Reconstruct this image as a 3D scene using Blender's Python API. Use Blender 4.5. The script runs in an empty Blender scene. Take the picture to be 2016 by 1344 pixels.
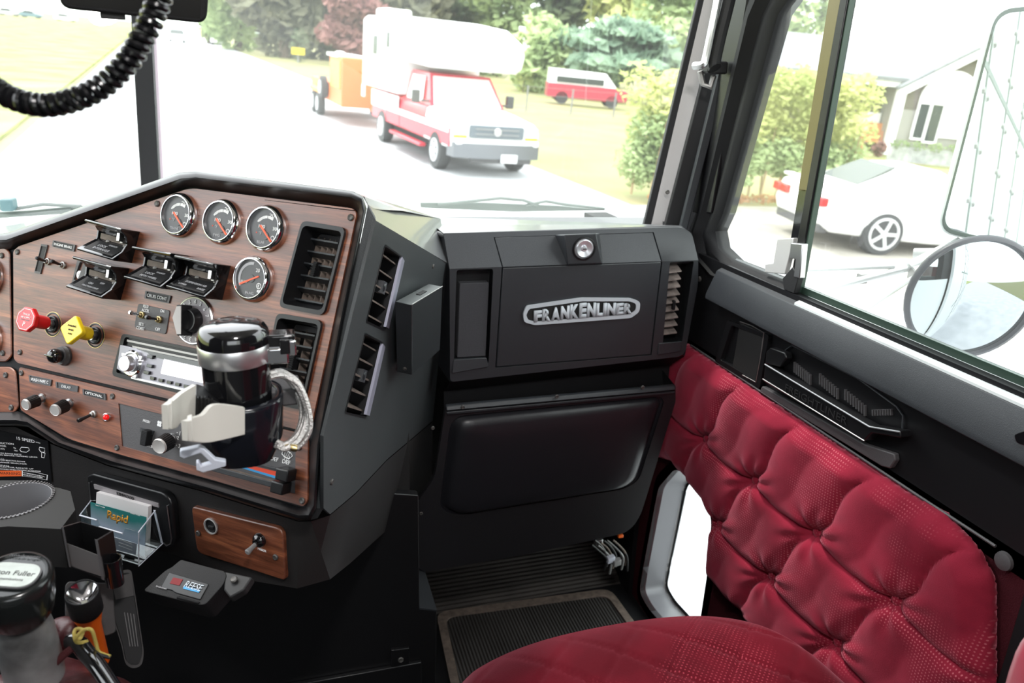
import bpy, bmesh, math, random
from mathutils import Vector as V, Matrix
from mathutils.geometry import tessellate_polygon
random.seed(7)
S = bpy.context.scene
COL = S.collection
# ------------------------------------------------------------------ camera
F, PX, PY = 1500.0, 1008.0, 672.0
def _basis():
    Y = V((535-PX, -(136-PY), -F)).normalized()
    Z = V((1, -0.035, 0)).cross(Y).normalized()
    if Z.y < 0: Z = -Z
    return Y.cross(Z), Y, Z
CX, CY, CZ = _basis()                    # cab axes seen from the lens
ROT = Matrix((CX, CY, CZ))               # lens space -> cab space
C = V((0, 0, 1.35))
cam = bpy.data.cameras.new('camera'); camo = bpy.data.objects.new('camera', cam); COL.objects.link(camo)
cam.sensor_width = 36; cam.lens = 36*F/2016; cam.clip_start = .02; cam.clip_end = 900
camo.matrix_world = Matrix.Translation(C) @ ROT.to_4x4()
cam.dof.use_dof = True; cam.dof.focus_distance = 1.15; cam.dof.aperture_fstop = 6.3
S.camera = camo
# ------------------------------------------------------------------ light
S.view_settings.view_transform = 'Standard'; S.view_settings.look = 'None'
S.view_settings.gamma = 1; S.view_settings.use_curve_mapping = False
S.view_settings.exposure = 0.0
w = bpy.data.worlds.new('sky'); S.world = w; w.use_nodes = True
wn = w.node_tree.nodes; wl = w.node_tree.links; wn.clear()
wo = wn.new('ShaderNodeOutputWorld'); bg = wn.new('ShaderNodeBackground')
tc = wn.new('ShaderNodeTexCoord'); sp = wn.new('ShaderNodeSeparateXYZ'); cr = wn.new('ShaderNodeValToRGB')
cr.color_ramp.elements[0].position = 0.0; cr.color_ramp.elements[0].color = (.62, .68, .64, 1)
cr.color_ramp.elements[1].position = .25; cr.color_ramp.elements[1].color = (.93, .97, 1, 1)
wl.new(tc.outputs['Generated'], sp.inputs[0]); wl.new(sp.outputs['Z'], cr.inputs[0])
wl.new(cr.outputs[0], bg.inputs[0]); bg.inputs[1].default_value = 4.8; wl.new(bg.outputs[0], wo.inputs[0])
sun = bpy.data.lights.new('sun', 'SUN'); sun.energy = 2.6; sun.angle = math.radians(6); sun.color = (1, .96, .9)
suno = bpy.data.objects.new('sun', sun); COL.objects.link(suno)
suno.rotation_euler = V((.25, -.45, -1)).to_track_quat('-Z', 'Y').to_euler()
dl = bpy.data.lights.new('flash_fill_light', 'AREA'); dl.energy = 15.0; dl.shape = 'DISK'; dl.size = .16; dl.color = (1, .97, .95)  # unseen fill light, added in place of the camera flash
dlo = bpy.data.objects.new('flash_fill_light', dl); COL.objects.link(dlo); dlo.location = (.10, .02, 1.905)
dlo.rotation_euler = V((.12, .75, -.8)).to_track_quat('-Z', 'Y').to_euler()

# ------------------------------------------------------------------ pixels -> rays, planes
def ray(u, v): return ROT @ V(((u-PX)/F, -(v-PY)/F, -1))
def PT(u, v, d): return C + ray(u, v)*d
def proj(p):
    c = ROT.transposed() @ (V(p)-C); return PX+F*c.x/-c.z, PY-F*c.y/-c.z
def hit(u, v, p, n):
    d = ray(u, v); return C + d*((p-C).dot(n)/d.dot(n))
class PL:
    def __init__(s, p, n):
        s.p = V(p); s.n = V(n).normalized(); s.x = V((0, 0, 1)).cross(s.n).normalized(); s.y = s.n.cross(s.x)
    def at(s, u, v, h=0): return hit(u, v, s.p+s.n*h, s.n)
    def poly(s, px, h=0): return [s.at(u, v, h) for u, v in px]
    def loc(s, q): q = q-s.p; return q.dot(s.x), q.dot(s.y)
    def w(s, a, b, h=0): return s.p + s.x*a + s.y*b + s.n*h
    def off(s, h): return PL(s.p+s.n*h, s.n)
    def rect(s, tl, br, h=0, m=0):
        a, b = s.loc(s.at(*tl, h)), s.loc(s.at(*br, h))
        return [s.w(a[0]-m, a[1]+m, h), s.w(b[0]+m, a[1]+m, h), s.w(b[0]+m, b[1]-m, h), s.w(a[0]-m, b[1]-m, h)]
    def mat(s):
        m = Matrix((s.x, s.y, s.n)).transposed().to_4x4(); m.translation = s.p; return m
def solve_z(P, v):
    lo, hi = -1.0, 3.0
    for _ in range(50):
        m = (lo+hi)/2
        if proj((P.x, P.y, m))[1] > v: lo = m
        else: hi = m
    return lo
def rp(pts, r, seg=4):
    out = []; n = len(pts)
    for i in range(n):
        p, a, b = pts[i], pts[i-1], pts[(i+1) % n]
        rr = r[i] if isinstance(r, (list, tuple)) else r
        da, db = a-p, b-p
        rr = min(rr, da.length*.49, db.length*.49)
        if rr < 1e-5: out.append(p.copy()); continue
        A, B = p+da.normalized()*rr, p+db.normalized()*rr
        for k in range(seg+1):
            t = k/seg; out.append(A*(1-t)**2+p*2*t*(1-t)+B*t*t)
    return out
def circ(o, ax, r, n=32, ry=None, ref=None):
    ax = V(ax).normalized(); x = (V(ref) if ref else V((0, 0, 1)) if abs(ax.z) < .9 else V((0, 1, 0))).cross(ax).normalized(); y = ax.cross(x)
    return [o+x*r*math.cos(t)+y*(ry or r)*math.sin(t) for t in [2*math.pi*k/n for k in range(n)]]
def cen(pts):
    s = V((0, 0, 0))
    for p in pts: s += p
    return s/len(pts)
def lerp(a, b, t): return a+(b-a)*t
def spline(pts, k=8):
    out = []; n = len(pts)
    for i in range(n-1):
        p0, p1, p2, p3 = pts[max(i-1, 0)], pts[i], pts[i+1], pts[min(i+2, n-1)]
        for j in range(k):
            t = j/k
            out.append(.5*((2*p1)+(p2-p0)*t+(2*p0-5*p1+4*p2-p3)*t*t+(3*p1-p0-3*p2+p3)*t**3))
    out.append(pts[-1].copy()); return out

# ------------------------------------------------------------------ materials
def mat(name, col, rough=.5, metal=0, spec=.5, bump=0, bscale=400, sheen=0, coat=0, var=0, vscale=8, emit=None, alpha=1):
    m = bpy.data.materials.new(name); m.use_nodes = True; nt = m.node_tree; b = nt.nodes['Principled BSDF']
    b.inputs['Base Color'].default_value = (*col, 1); b.inputs['Roughness'].default_value = rough
    b.inputs['Metallic'].default_value = metal; b.inputs['Specular IOR Level'].default_value = spec
    b.inputs['Sheen Weight'].default_value = sheen; b.inputs['Coat Weight'].default_value = coat; b.inputs['Coat Roughness'].default_value = .08
    t = nt.nodes.new('ShaderNodeTexCoord')
    if emit: b.inputs['Emission Color'].default_value = (*emit[0], 1); b.inputs['Emission Strength'].default_value = emit[1]
    if bump:
        nz = nt.nodes.new('ShaderNodeTexNoise'); nz.inputs['Scale'].default_value = bscale; nz.inputs['Detail'].default_value = 3
        bp = nt.nodes.new('ShaderNodeBump'); bp.inputs['Strength'].default_value = bump; bp.inputs['Distance'].default_value = .002
        nt.links.new(t.outputs['Object'], nz.inputs['Vector']); nt.links.new(nz.outputs['Fac'], bp.inputs['Height']); nt.links.new(bp.outputs[0], b.inputs['Normal'])
    if var:
        nz = nt.nodes.new('ShaderNodeTexNoise'); nz.inputs['Scale'].default_value = vscale; nz.inputs['Detail'].default_value = 6
        r = nt.nodes.new('ShaderNodeValToRGB'); r.color_ramp.elements[0].position = .3; r.color_ramp.elements[1].position = .7
        r.color_ramp.elements[0].color = (*[max(0, c*(1-var)) for c in col], 1); r.color_ramp.elements[1].color = (*[min(1, c*(1+var)) for c in col], 1)
        nt.links.new(t.outputs['Object'], nz.inputs['Vector']); nt.links.new(nz.outputs['Fac'], r.inputs[0]); nt.links.new(r.outputs[0], b.inputs['Base Color'])
    return m
def glassmat(name, tint=(1, 1, 1), gloss=.05, rough=.0, dust=0):
    m = bpy.data.materials.new(name); m.use_nodes = True; nt = m.node_tree; nt.nodes.clear()
    o = nt.nodes.new('ShaderNodeOutputMaterial'); mx = nt.nodes.new('ShaderNodeMixShader'); t = nt.nodes.new('ShaderNodeBsdfTransparent')
    g = nt.nodes.new('ShaderNodeBsdfGlossy'); g.inputs['Roughness'].default_value = rough; t.inputs[0].default_value = (*tint, 1)
    fr = nt.nodes.new('ShaderNodeFresnel'); fr.inputs[0].default_value = 1.45
    mu = nt.nodes.new('ShaderNodeMath'); mu.operation = 'MULTIPLY'; mu.inputs[1].default_value = gloss
    ge = nt.nodes.new('ShaderNodeNewGeometry'); iv = nt.nodes.new('ShaderNodeMath'); iv.operation = 'SUBTRACT'; iv.inputs[0].default_value = 1; m2 = nt.nodes.new('ShaderNodeMath'); m2.operation = 'MULTIPLY'; m2.use_clamp = True
    nt.links.new(ge.outputs['Backfacing'], iv.inputs[1]); nt.links.new(fr.outputs[0], mu.inputs[0]); nt.links.new(mu.outputs[0], m2.inputs[0]); nt.links.new(iv.outputs[0], m2.inputs[1]); nt.links.new(m2.outputs[0], mx.inputs[0])
    nt.links.new(g.outputs[0], mx.inputs[2]); nt.links.new(mx.outputs[0], o.inputs[0])
    if dust:   # thin dust film, added to lay a pale haze over the view
        d1 = nt.nodes.new('ShaderNodeBsdfTranslucent'); d2 = nt.nodes.new('ShaderNodeMixShader'); d2.inputs[0].default_value = dust; d1.inputs[0].default_value = (.9, .9, .88, 1)
        nt.links.new(t.outputs[0], d2.inputs[1]); nt.links.new(d1.outputs[0], d2.inputs[2]); nt.links.new(d2.outputs[0], mx.inputs[1])
    else: nt.links.new(t.outputs[0], mx.inputs[1])
    return m
def woodmat():
    m = bpy.data.materials.new('walnut wood grain'); m.use_nodes = True; nt = m.node_tree; b = nt.nodes['Principled BSDF']; L = nt.links.new
    t = nt.nodes.new('ShaderNodeTexCoord'); mp = nt.nodes.new('ShaderNodeMapping'); mp.inputs['Scale'].default_value = (2.2, 26, 26)
    nz = nt.nodes.new('ShaderNodeTexNoise'); nz.inputs['Scale'].default_value = 3; nz.inputs['Detail'].default_value = 7; nz.inputs['Distortion'].default_value = .8
    r = nt.nodes.new('ShaderNodeValToRGB'); e = r.color_ramp.elements
    e[0].position = .30; e[0].color = (.090, .026, .012, 1); e[1].position = .72; e[1].color = (.36, .12, .052, 1)
    k = e.new(.5); k.color = (.185, .056, .026, 1)
    mp2 = nt.nodes.new('ShaderNodeMapping'); mp2.inputs['Scale'].default_value = (14, 320, 320)
    n2 = nt.nodes.new('ShaderNodeTexNoise'); n2.inputs['Scale'].default_value = 2.5; n2.inputs['Detail'].default_value = 3
    r2 = nt.nodes.new('ShaderNodeValToRGB'); r2.color_ramp.elements[0].position = .35; r2.color_ramp.elements[0].color = (.5, .45, .42, 1); r2.color_ramp.elements[1].position = .6
    mx = nt.nodes.new('ShaderNodeMixRGB'); mx.blend_type = 'MULTIPLY'; mx.inputs[0].default_value = .8
    L(t.outputs['Object'], mp.inputs[0]); L(mp.outputs[0], nz.inputs[0]); L(nz.outputs[0], r.inputs[0]); L(t.outputs['Object'], mp2.inputs[0]); L(mp2.outputs[0], n2.inputs[0]); L(n2.outputs[0], r2.inputs[0])
    L(r.outputs[0], mx.inputs[1]); L(r2.outputs[0], mx.inputs[2]); L(mx.outputs[0], b.inputs['Base Color']); b.inputs['Roughness'].default_value = .38
    b.inputs['Specular IOR Level'].default_value = .95; return m
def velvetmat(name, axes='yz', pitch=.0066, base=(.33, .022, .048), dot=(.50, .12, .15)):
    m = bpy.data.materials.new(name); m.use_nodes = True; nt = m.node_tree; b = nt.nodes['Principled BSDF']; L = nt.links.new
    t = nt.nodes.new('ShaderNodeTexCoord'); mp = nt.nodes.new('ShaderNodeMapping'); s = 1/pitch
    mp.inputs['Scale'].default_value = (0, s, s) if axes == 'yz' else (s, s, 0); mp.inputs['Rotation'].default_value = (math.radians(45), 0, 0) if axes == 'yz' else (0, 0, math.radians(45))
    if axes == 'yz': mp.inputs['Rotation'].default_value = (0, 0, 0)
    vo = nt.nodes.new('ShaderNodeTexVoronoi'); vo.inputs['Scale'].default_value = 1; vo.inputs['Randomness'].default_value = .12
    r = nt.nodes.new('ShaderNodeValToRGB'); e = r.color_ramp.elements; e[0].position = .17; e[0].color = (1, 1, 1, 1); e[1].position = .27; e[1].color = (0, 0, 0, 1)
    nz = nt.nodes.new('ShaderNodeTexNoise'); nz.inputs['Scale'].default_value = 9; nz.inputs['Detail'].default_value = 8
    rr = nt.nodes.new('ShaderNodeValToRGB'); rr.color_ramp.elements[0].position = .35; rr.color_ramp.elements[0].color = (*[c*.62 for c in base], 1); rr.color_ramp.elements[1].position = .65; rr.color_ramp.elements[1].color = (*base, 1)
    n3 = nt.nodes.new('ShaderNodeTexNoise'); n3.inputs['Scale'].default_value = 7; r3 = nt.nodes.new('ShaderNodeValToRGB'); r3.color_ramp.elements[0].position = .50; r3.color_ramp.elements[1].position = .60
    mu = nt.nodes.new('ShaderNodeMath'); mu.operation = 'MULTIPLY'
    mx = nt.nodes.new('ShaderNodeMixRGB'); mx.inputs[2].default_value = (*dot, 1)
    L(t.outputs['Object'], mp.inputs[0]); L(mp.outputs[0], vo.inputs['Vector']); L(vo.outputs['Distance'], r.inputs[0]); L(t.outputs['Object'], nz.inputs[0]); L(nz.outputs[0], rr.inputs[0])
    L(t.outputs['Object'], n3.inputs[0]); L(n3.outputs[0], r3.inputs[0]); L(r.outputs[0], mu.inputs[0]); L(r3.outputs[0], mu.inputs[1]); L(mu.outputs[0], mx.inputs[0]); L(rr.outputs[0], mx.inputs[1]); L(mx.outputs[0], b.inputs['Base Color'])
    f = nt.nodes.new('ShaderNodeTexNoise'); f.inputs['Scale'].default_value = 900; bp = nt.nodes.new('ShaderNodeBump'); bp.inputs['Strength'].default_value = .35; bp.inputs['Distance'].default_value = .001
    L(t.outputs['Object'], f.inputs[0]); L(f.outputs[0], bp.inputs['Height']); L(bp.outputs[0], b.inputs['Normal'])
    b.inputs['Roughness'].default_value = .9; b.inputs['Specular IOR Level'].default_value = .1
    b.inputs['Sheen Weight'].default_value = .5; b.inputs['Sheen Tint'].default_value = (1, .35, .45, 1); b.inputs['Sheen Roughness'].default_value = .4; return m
def ribmat(name, axis, pitch, col=(.035, .032, .03)):
    m = mat(name, col, .65, spec=.35, var=.4, vscale=6); nt = m.node_tree; b = nt.nodes['Principled BSDF']; L = nt.links.new
    t = nt.nodes.new('ShaderNodeTexCoord'); wv = nt.nodes.new('ShaderNodeTexWave'); wv.bands_direction = axis; wv.inputs['Scale'].default_value = .314/pitch
    bp = nt.nodes.new('ShaderNodeBump'); bp.inputs['Strength'].default_value = 1; bp.inputs['Distance'].default_value = .004
    L(t.outputs['Object'], wv.inputs['Vector']); L(wv.outputs['Fac'], bp.inputs['Height']); L(bp.outputs[0], b.inputs['Normal']); return m
def leafmat(name, a, b_, sc=1.2):
    m = bpy.data.materials.new(name); m.use_nodes = True; nt = m.node_tree; b = nt.nodes['Principled BSDF']; L = nt.links.new
    t = nt.nodes.new('ShaderNodeTexCoord'); nz = nt.nodes.new('ShaderNodeTexNoise'); nz.inputs['Scale'].default_value = sc; nz.inputs['Detail'].default_value = 5
    r = nt.nodes.new('ShaderNodeValToRGB'); r.color_ramp.elements[0].position = .35; r.color_ramp.elements[0].color = (*a, 1); r.color_ramp.elements[1].position = .65; r.color_ramp.elements[1].color = (*b_, 1)
    L(t.outputs['Object'], nz.inputs[0]); L(nz.outputs[0], r.inputs[0]); L(r.outputs[0], b.inputs['Base Color']); b.inputs['Roughness'].default_value = .7
    b.inputs['Specular IOR Level'].default_value = .2
    tr = nt.nodes.new('ShaderNodeBsdfTranslucent'); mx = nt.nodes.new('ShaderNodeMixShader'); mx.inputs[0].default_value = .35
    L(r.outputs[0], tr.inputs[0]); L(b.outputs[0], mx.inputs[1]); L(tr.outputs[0], mx.inputs[2]); L(mx.outputs[0], nt.nodes['Material Output'].inputs[0]); return m
M = dict(
 black=mat('black vinyl', (.012, .012, .014), .45, bump=.25, bscale=700),
 topgrey=mat('dash vinyl with sun sheen in colour', (.075, .078, .082), .42, spec=1, coat=.6, bump=.15, bscale=900),  # lightened so the colour carries the sheen of sunlight
 cowlblack=mat('warm black plastic', (.018, .0165, .0165), .5, spec=.4, bump=.2, bscale=700),
 sidegrey=mat('side dash plastic', (.046, .052, .055), .42, bump=.2, bscale=900, var=.12, vscale=5), rubberflat=mat('door frame rubber', (.008, .008, .009), .6, spec=.22),
 blackside=mat('dark grey plastic', (.026, .029, .033), .42, bump=.2, bscale=900, var=.12, vscale=5),
 capsilver=mat('spun metal knob cap', (.62, .60, .58), .38, .35), handleedge=mat('worn handle edge', (.30, .31, .32), .4, .3),
 sleevegrey=mat('dark worn plastic', (.035, .033, .034), .6, spec=.25, var=.3, vscale=30), softblack=mat('soft black plastic', (.009, .009, .010), .6, spec=.22, bump=.2, bscale=600),
 gloss=mat('gloss black plastic', (.006, .006, .007), .10, spec=.6, coat=.5),
 satin=mat('satin black plastic', (.009, .009, .010), .33, spec=.4),
 flat=mat('matt black', (.006, .006, .006), .8),
 grey=mat('grey plastic', (.22, .22, .22), .5),
 dgrey=mat('dark grey', (.075, .072, .075), .5, bump=.15, bscale=500),
 pillar=mat('grey pillar vinyl', (.55, .53, .52), .6, bump=.2),
 silver=mat('brushed silver', (.62, .62, .63), .32, 1),
 chrome=mat('chrome', (.86, .86, .88), .07, 1),
 brass=mat('brass', (.55, .42, .2), .3, 1),
 steel=mat('dull steel', (.35, .34, .33), .45, .9),
 alu=mat('anodised dark aluminium', (.035, .04, .043), .35, .3),
 red=mat('red plastic', (.62, .008, .012), .28, coat=.3), yellow=mat('yellow plastic', (.86, .60, .01), .3, coat=.3),
 white=mat('white print', (.8, .8, .8), .6), lgrey=mat('light grey print', (.42, .42, .44), .6),
 orange=mat('orange pointer', (.90, .09, .01), .5, emit=((1, .10, .01), .12)), blue=mat('blue print', (.03, .30, .62), .5), redp=mat('orange red print', (.75, .06, .015), .5),
 ivory=mat('ivory plastic', (.62, .60, .55), .4), ice=mat('pale grey blue plastic', (.55, .58, .66), .4),
 lcd=mat('lit white lcd', (.9, .9, .95), .4, emit=((.95, .95, 1), 1.1)),
 dial=mat('black dial face', (.018, .018, .02), .35),
 dust=mat('dusty brown plastic', (.13, .10, .082), .7, var=.4, vscale=60),
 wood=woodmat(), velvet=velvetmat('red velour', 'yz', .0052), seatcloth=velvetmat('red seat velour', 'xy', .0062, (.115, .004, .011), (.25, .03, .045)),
 carpet=mat('dark red carpet', (.050, .008, .012), .95, spec=.1, bump=.6, bscale=500, var=.3),
 leather=mat('dark red leather', (.060, .012, .014), .45, bump=.6, bscale=120, var=.3, vscale=20),
 rubber=mat('black rubber', (.010, .010, .011), .6), seal=mat('dark green glass edge', (.03, .055, .04), .35),
 acrylic=glassmat('clear acrylic', (.90, .93, .93), 2.2, .02), glass=glassmat('window glass', (.97, .99, .97), 1.3, dust=.02), gaugeglass=glassmat('gauge glass', (1, 1, 1), .35, .02),
 mat_ribs=ribmat('ribbed rubber mat', 'X', .0085), toe_ribs=ribmat('ribbed toe board', 'Y', .012, (.05, .044, .04)),
 paper=mat('white card', (.75, .72, .72), .6), mirror=mat('mirror glass', (.93, .96, .95), .02, 1),
 shaft=mat('worn painted shaft', (.20, .20, .20), .42, .2, var=.8, vscale=14, bump=.2, bscale=60),
 orangep=mat('orange plastic', (.75, .12, .006), .35), bronze=mat('olive brown film', (.15, .125, .05), .3, .2),
 braid=mat('braided silver sleeve', (.62, .60, .58), .35, .7, bump=1.0, bscale=450),
)
# ------------------------------------------------------------------ mesh building
MW = {}
class MB:
    def __init__(s): s.v = []; s.f = []
    def add(s, vs, fs):
        o = len(s.v); s.v += [V(p) for p in vs]; s.f += [tuple(i+o for i in f) for f in fs]; return s
    def prism(s, front, vec, holes=()):
        vec = V(vec); loops = [list(front)]+[list(h) for h in holes]; allp = [p for l in loops for p in l]; n = len(allp)
        if holes: tris = [tuple(t) for t in tessellate_polygon(loops)]
        else: tris = [tuple(range(n))]
        fs = list(tris)+[tuple(i+n for i in reversed(t)) for t in tris]; o = 0
        for l in loops:
            k = len(l)
            for i in range(k): fs.append((o+i, o+(i+1) % k, n+o+(i+1) % k, n+o+i))
            o += k
        return s.add(allp+[p+vec for p in allp], fs)
    def face(s, pts): return s.add(pts, [tuple(range(len(pts)))])
    def loft(s, rings, closed=True, cap0=True, cap1=True):
        n = len(rings[0]); vs = [p for r in rings for p in r]; fs = []
        for j in range(len(rings)-1):
            for i in range(n if closed else n-1):
                k = (i+1) % n; fs.append((j*n+i, j*n+k, (j+1)*n+k, (j+1)*n+i))
        if cap0: fs.append(tuple(range(n)))
        if cap1: fs.append(tuple(range((len(rings)-1)*n, len(rings)*n)))
        return s.add(vs, fs)
    def box(s, c, X, Y, Z):
        c, X, Y, Z = V(c), V(X), V(Y), V(Z)
        return s.prism([c-X-Y+Z, c+X-Y+Z, c+X+Y+Z, c-X+Y+Z], -2*Z)
    def bx(s, a, b):
        c = (V(a)+V(b))/2; d = (V(b)-V(a))/2; return s.box(c, (d.x, 0, 0), (0, d.y, 0), (0, 0, d.z))
    def lathe(s, o, ax, prof, n=32, cap0=True, cap1=True, ref=None):
        ax = V(ax).normalized(); return s.loft([circ(o+ax*h, ax, max(r, 1e-5), n, ref=ref) for r, h in prof], True, cap0, cap1)
    def cyl(s, a, b, r, n=20, r2=None): 
        a, b = V(a), V(b); return s.lathe(a, b-a, [(r, 0), (r if r2 is None else r2, (b-a).length)], n)
    def tube(s, path, r, n=8, caps=True):
        rings = []; prev = None
        for i, p in enumerate(path):
            t = (path[min(i+1, len(path)-1)]-path[max(i-1, 0)]).normalized()
            if prev is None: x = t.orthogonal().normalized()
            else: x = (prev-t*prev.dot(t)).normalized()
            prev = x; y = t.cross(x); rr = r[i] if isinstance(r, list) else r
            rings.append([p+x*rr*math.cos(a)+y*rr*math.sin(a) for a in [2*math.pi*k/n for k in range(n)]])
        return s.loft(rings, True, caps, caps)
    def grid(s, fn, nu, nv):
        vs = [fn(i/nu, j/nv) for j in range(nv+1) for i in range(nu+1)]
        return s.add(vs, [(j*(nu+1)+i, j*(nu+1)+i+1, (j+1)*(nu+1)+i+1, (j+1)*(nu+1)+i) for j in range(nv) for i in range(nu)])
    def ball(s, c, rx, ry, rz, nu=20, nv=12):
        c = V(c); rings = []
        for j in range(nv+1):
            a = math.pi*j/nv; rr = max(math.sin(a), 1e-4)
            rings.append([c+V((rx*rr*math.cos(b), ry*rr*math.sin(b), rz*math.cos(a))) for b in [2*math.pi*k/nu for k in range(nu)]])
        return s.loft(rings)
    def build(s, name, m, parent=None, bevel=0, seg=2, ang=35, local=False, sub=0, recalc=True, smooth=True, **tags):
        me = bpy.data.meshes.new(name); inv = MW[parent].inverted() if (parent is not None and not local) else Matrix()
        vs = s.v; mwo = Matrix()
        if parent is None and not local:
            lo = V((min(p.x for p in vs), min(p.y for p in vs), min(p.z for p in vs))); hi = V((max(p.x for p in vs), max(p.y for p in vs), max(p.z for p in vs)))
            mwo = Matrix.Translation(V(((lo.x+hi.x)/2, (lo.y+hi.y)/2, lo.z))); inv = mwo.inverted()
        me.from_pydata([inv @ p for p in vs], [], s.f)
        if recalc:
            bm = bmesh.new(); bm.from_mesh(me); bmesh.ops.recalc_face_normals(bm, faces=bm.faces); bm.to_mesh(me); bm.free()
        if smooth:
            me.shade_smooth(); me.set_sharp_from_angle(angle=math.radians(ang))
        me.materials.append(M[m] if isinstance(m, str) else m)
        o = bpy.data.objects.new(name, me); COL.objects.link(o); o.matrix_world = mwo
        if parent is not None: o.matrix_world = Matrix(); o.parent = parent; MW[o] = MW[parent]
        else: MW[o] = mwo
        if bevel:
            b = o.modifiers.new('bevel', 'BEVEL'); b.width = bevel; b.segments = seg; b.limit_method = 'ANGLE'; b.angle_limit = math.radians(ang)
        if sub:
            b = o.modifiers.new('subd', 'SUBSURF'); b.levels = sub; b.render_levels = sub
        for k, v_ in tags.items(): o[k] = v_
        return o
def thing(name, label, cat, mw=None, group=None, kind=None):
    o = bpy.data.objects.new(name, None); COL.objects.link(o); o.empty_display_size = .05
    mw = mw if isinstance(mw, Matrix) else Matrix.Translation(V(mw or (0, 0, 0)))
    o.matrix_world = mw; MW[o] = mw
    if label: o['label'] = label
    if cat: o['category'] = cat
    if group: o['group'] = group
    if kind: o['kind'] = kind
    return o
def text(s, o, x, y, m, parent, width=None, height=None, depth=.0006, name='lettering', shear=0, align='CENTER', label=None, font_w=0.0):
    """flat raised lettering: centre o, reading direction x, up direction y"""
    cu = bpy.data.curves.new('t', 'FONT'); cu.body = s; cu.align_x = align; cu.align_y = 'CENTER'; cu.size = 1; cu.extrude = 0; cu.shear = shear; cu.offset = font_w; cu.resolution_u = 3
    to = bpy.data.objects.new('t', cu); me = bpy.data.meshes.new_from_object(to)
    xs = [v.co.x for v in me.vertices]; ys = [v.co.y for v in me.vertices]; W, H = max(xs)-min(xs), max(ys)-min(ys); cx, cy = (max(xs)+min(xs))/2, (max(ys)+min(ys))/2
    sx = (width/W) if width else height/H; sy = (height/H) if height else sx
    x, y = V(x).normalized(), V(y); y = (y-x*y.dot(x)).normalized(); n = x.cross(y); inv = MW[parent].inverted() if parent is not None else Matrix()
    bm = bmesh.new(); bm.from_mesh(me); g = bmesh.ops.extrude_face_region(bm, geom=bm.faces[:])
    for e in g['geom']:
        if isinstance(e, bmesh.types.BMVert): e.co.z = 1
    for v_ in bm.verts: v_.co = inv @ (o+x*(v_.co.x-cx)*sx+y*(v_.co.y-cy)*sy+n*(v_.co.z*depth))
    bmesh.ops.recalc_face_normals(bm, faces=bm.faces); bm.to_mesh(me); bm.free(); bpy.data.objects.remove(to)
    me.materials.clear(); me.materials.append(M[m] if isinstance(m, str) else m); me.name = name
    ob = bpy.data.objects.new(name, me); COL.objects.link(ob)
    if parent is not None: ob.parent = parent; MW[ob] = MW[parent]
    if label: ob['label'] = label
    return ob
def ptext(s, pl, a, b, m, parent, h=None, off=.0008, **k):
    """lettering between two photo points on a plane"""
    A, B = pl.at(*a, off), pl.at(*b, off); return text(s, (A+B)/2, B-A, pl.y, m, parent, width=(B-A).length, height=h, **k)
M['screwmetal'] = mat('dull dark screw', (.10, .095, .09), .5, .5)
def screw(o, n, r, parent, m='screwmetal', name='screw'):
    n = V(n).normalized(); b = MB().lathe(o, n, [(r, 0), (r, r*.35), (r*.75, r*.6), (r*.3, r*.45)], 14); return b.build(name, m, parent)
# ================================================================== planes of the cab
a49, T17 = math.radians(49), math.radians(17)
HN = V((-math.cos(a49), -math.sin(a49), 0))
DPN = HN*math.cos(T17)+V((0, 0, math.sin(T17)))
DP = PL(PT(435, 438, 1.0), DPN)                      # dash face
CPN = (HN*math.cos(math.radians(4))+V((0, 0, math.sin(math.radians(4))))).normalized()
CP = PL(DP.at(590, 1024, -.02), CPN)                 # console front below it
A_, B_ = DP.at(740, 434), DP.at(637, 993)
C_ = hit(880, 517, V((0, 1.42, 0)), V((0, 1, 0)))
SP = PL(A_, (B_-A_).cross(C_-A_)); 
if SP.n.x < 0: SP = PL(A_, -SP.n)
GP = PL((0, 1.40, 1), (0, -1, 0))
DR = lambda x: PL((x, 0, 1), (-1, 0, 0))
D87, D90 = DR(.87), DR(.90)

# ================================================================== structure of the cab
def struct(name, mb, m, **k):
    o = mb.build(name, m, None, **k); o['kind'] = 'structure'; return o
# floor
struct('floor', MB().bx((-1.0, -.6, -.05), (.95, 2.15, -.002)), 'softblack')
fm = thing('floor_mat', 'black rubber floor mat with fine lengthwise ribs in the passenger footwell', 'mat', (.5, 1.3, 0))
MB().prism(rp([V((.27, .5, .006)), V((.86, .5, .006)), V((.80, 1.60, .006)), V((.34, 1.62, .006))], .03), (0, 0, -.007)).build('ribbed_surface', 'mat_ribs', fm)
MB().prism(rp([V((.255, .5, .010)), V((.87, .5, .010)), V((.815, 1.625, .010)), V((.325, 1.645, .010))], .035), (0, 0, -.011), [rp([V((.275, .52, .010)), V((.85, .52, .010)), V((.795, 1.60, .010)), V((.345, 1.62, .010))], .03)]).build('raised_edge', 'dust', fm)
tb = PL((0, 1.66, .003), (0, -math.sin(math.radians(28)), math.cos(math.radians(28))))
q = [tb.w(.24, -.02), tb.w(.86, -.02), tb.w(.90, .42), tb.w(.20, .42)]
to_ = thing('toe_board', 'sloping brown-black toe board with crosswise ribs beyond the floor mat', 'toe board', tb.mat())
MB().prism(q, tb.n*-.02).build('ribbed_sheet', 'toe_ribs', to_)
# front wall
struct('wall_front', MB().bx((-1.0, 2.08, 0), (.93, 2.12, .88)), 'flat')
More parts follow.
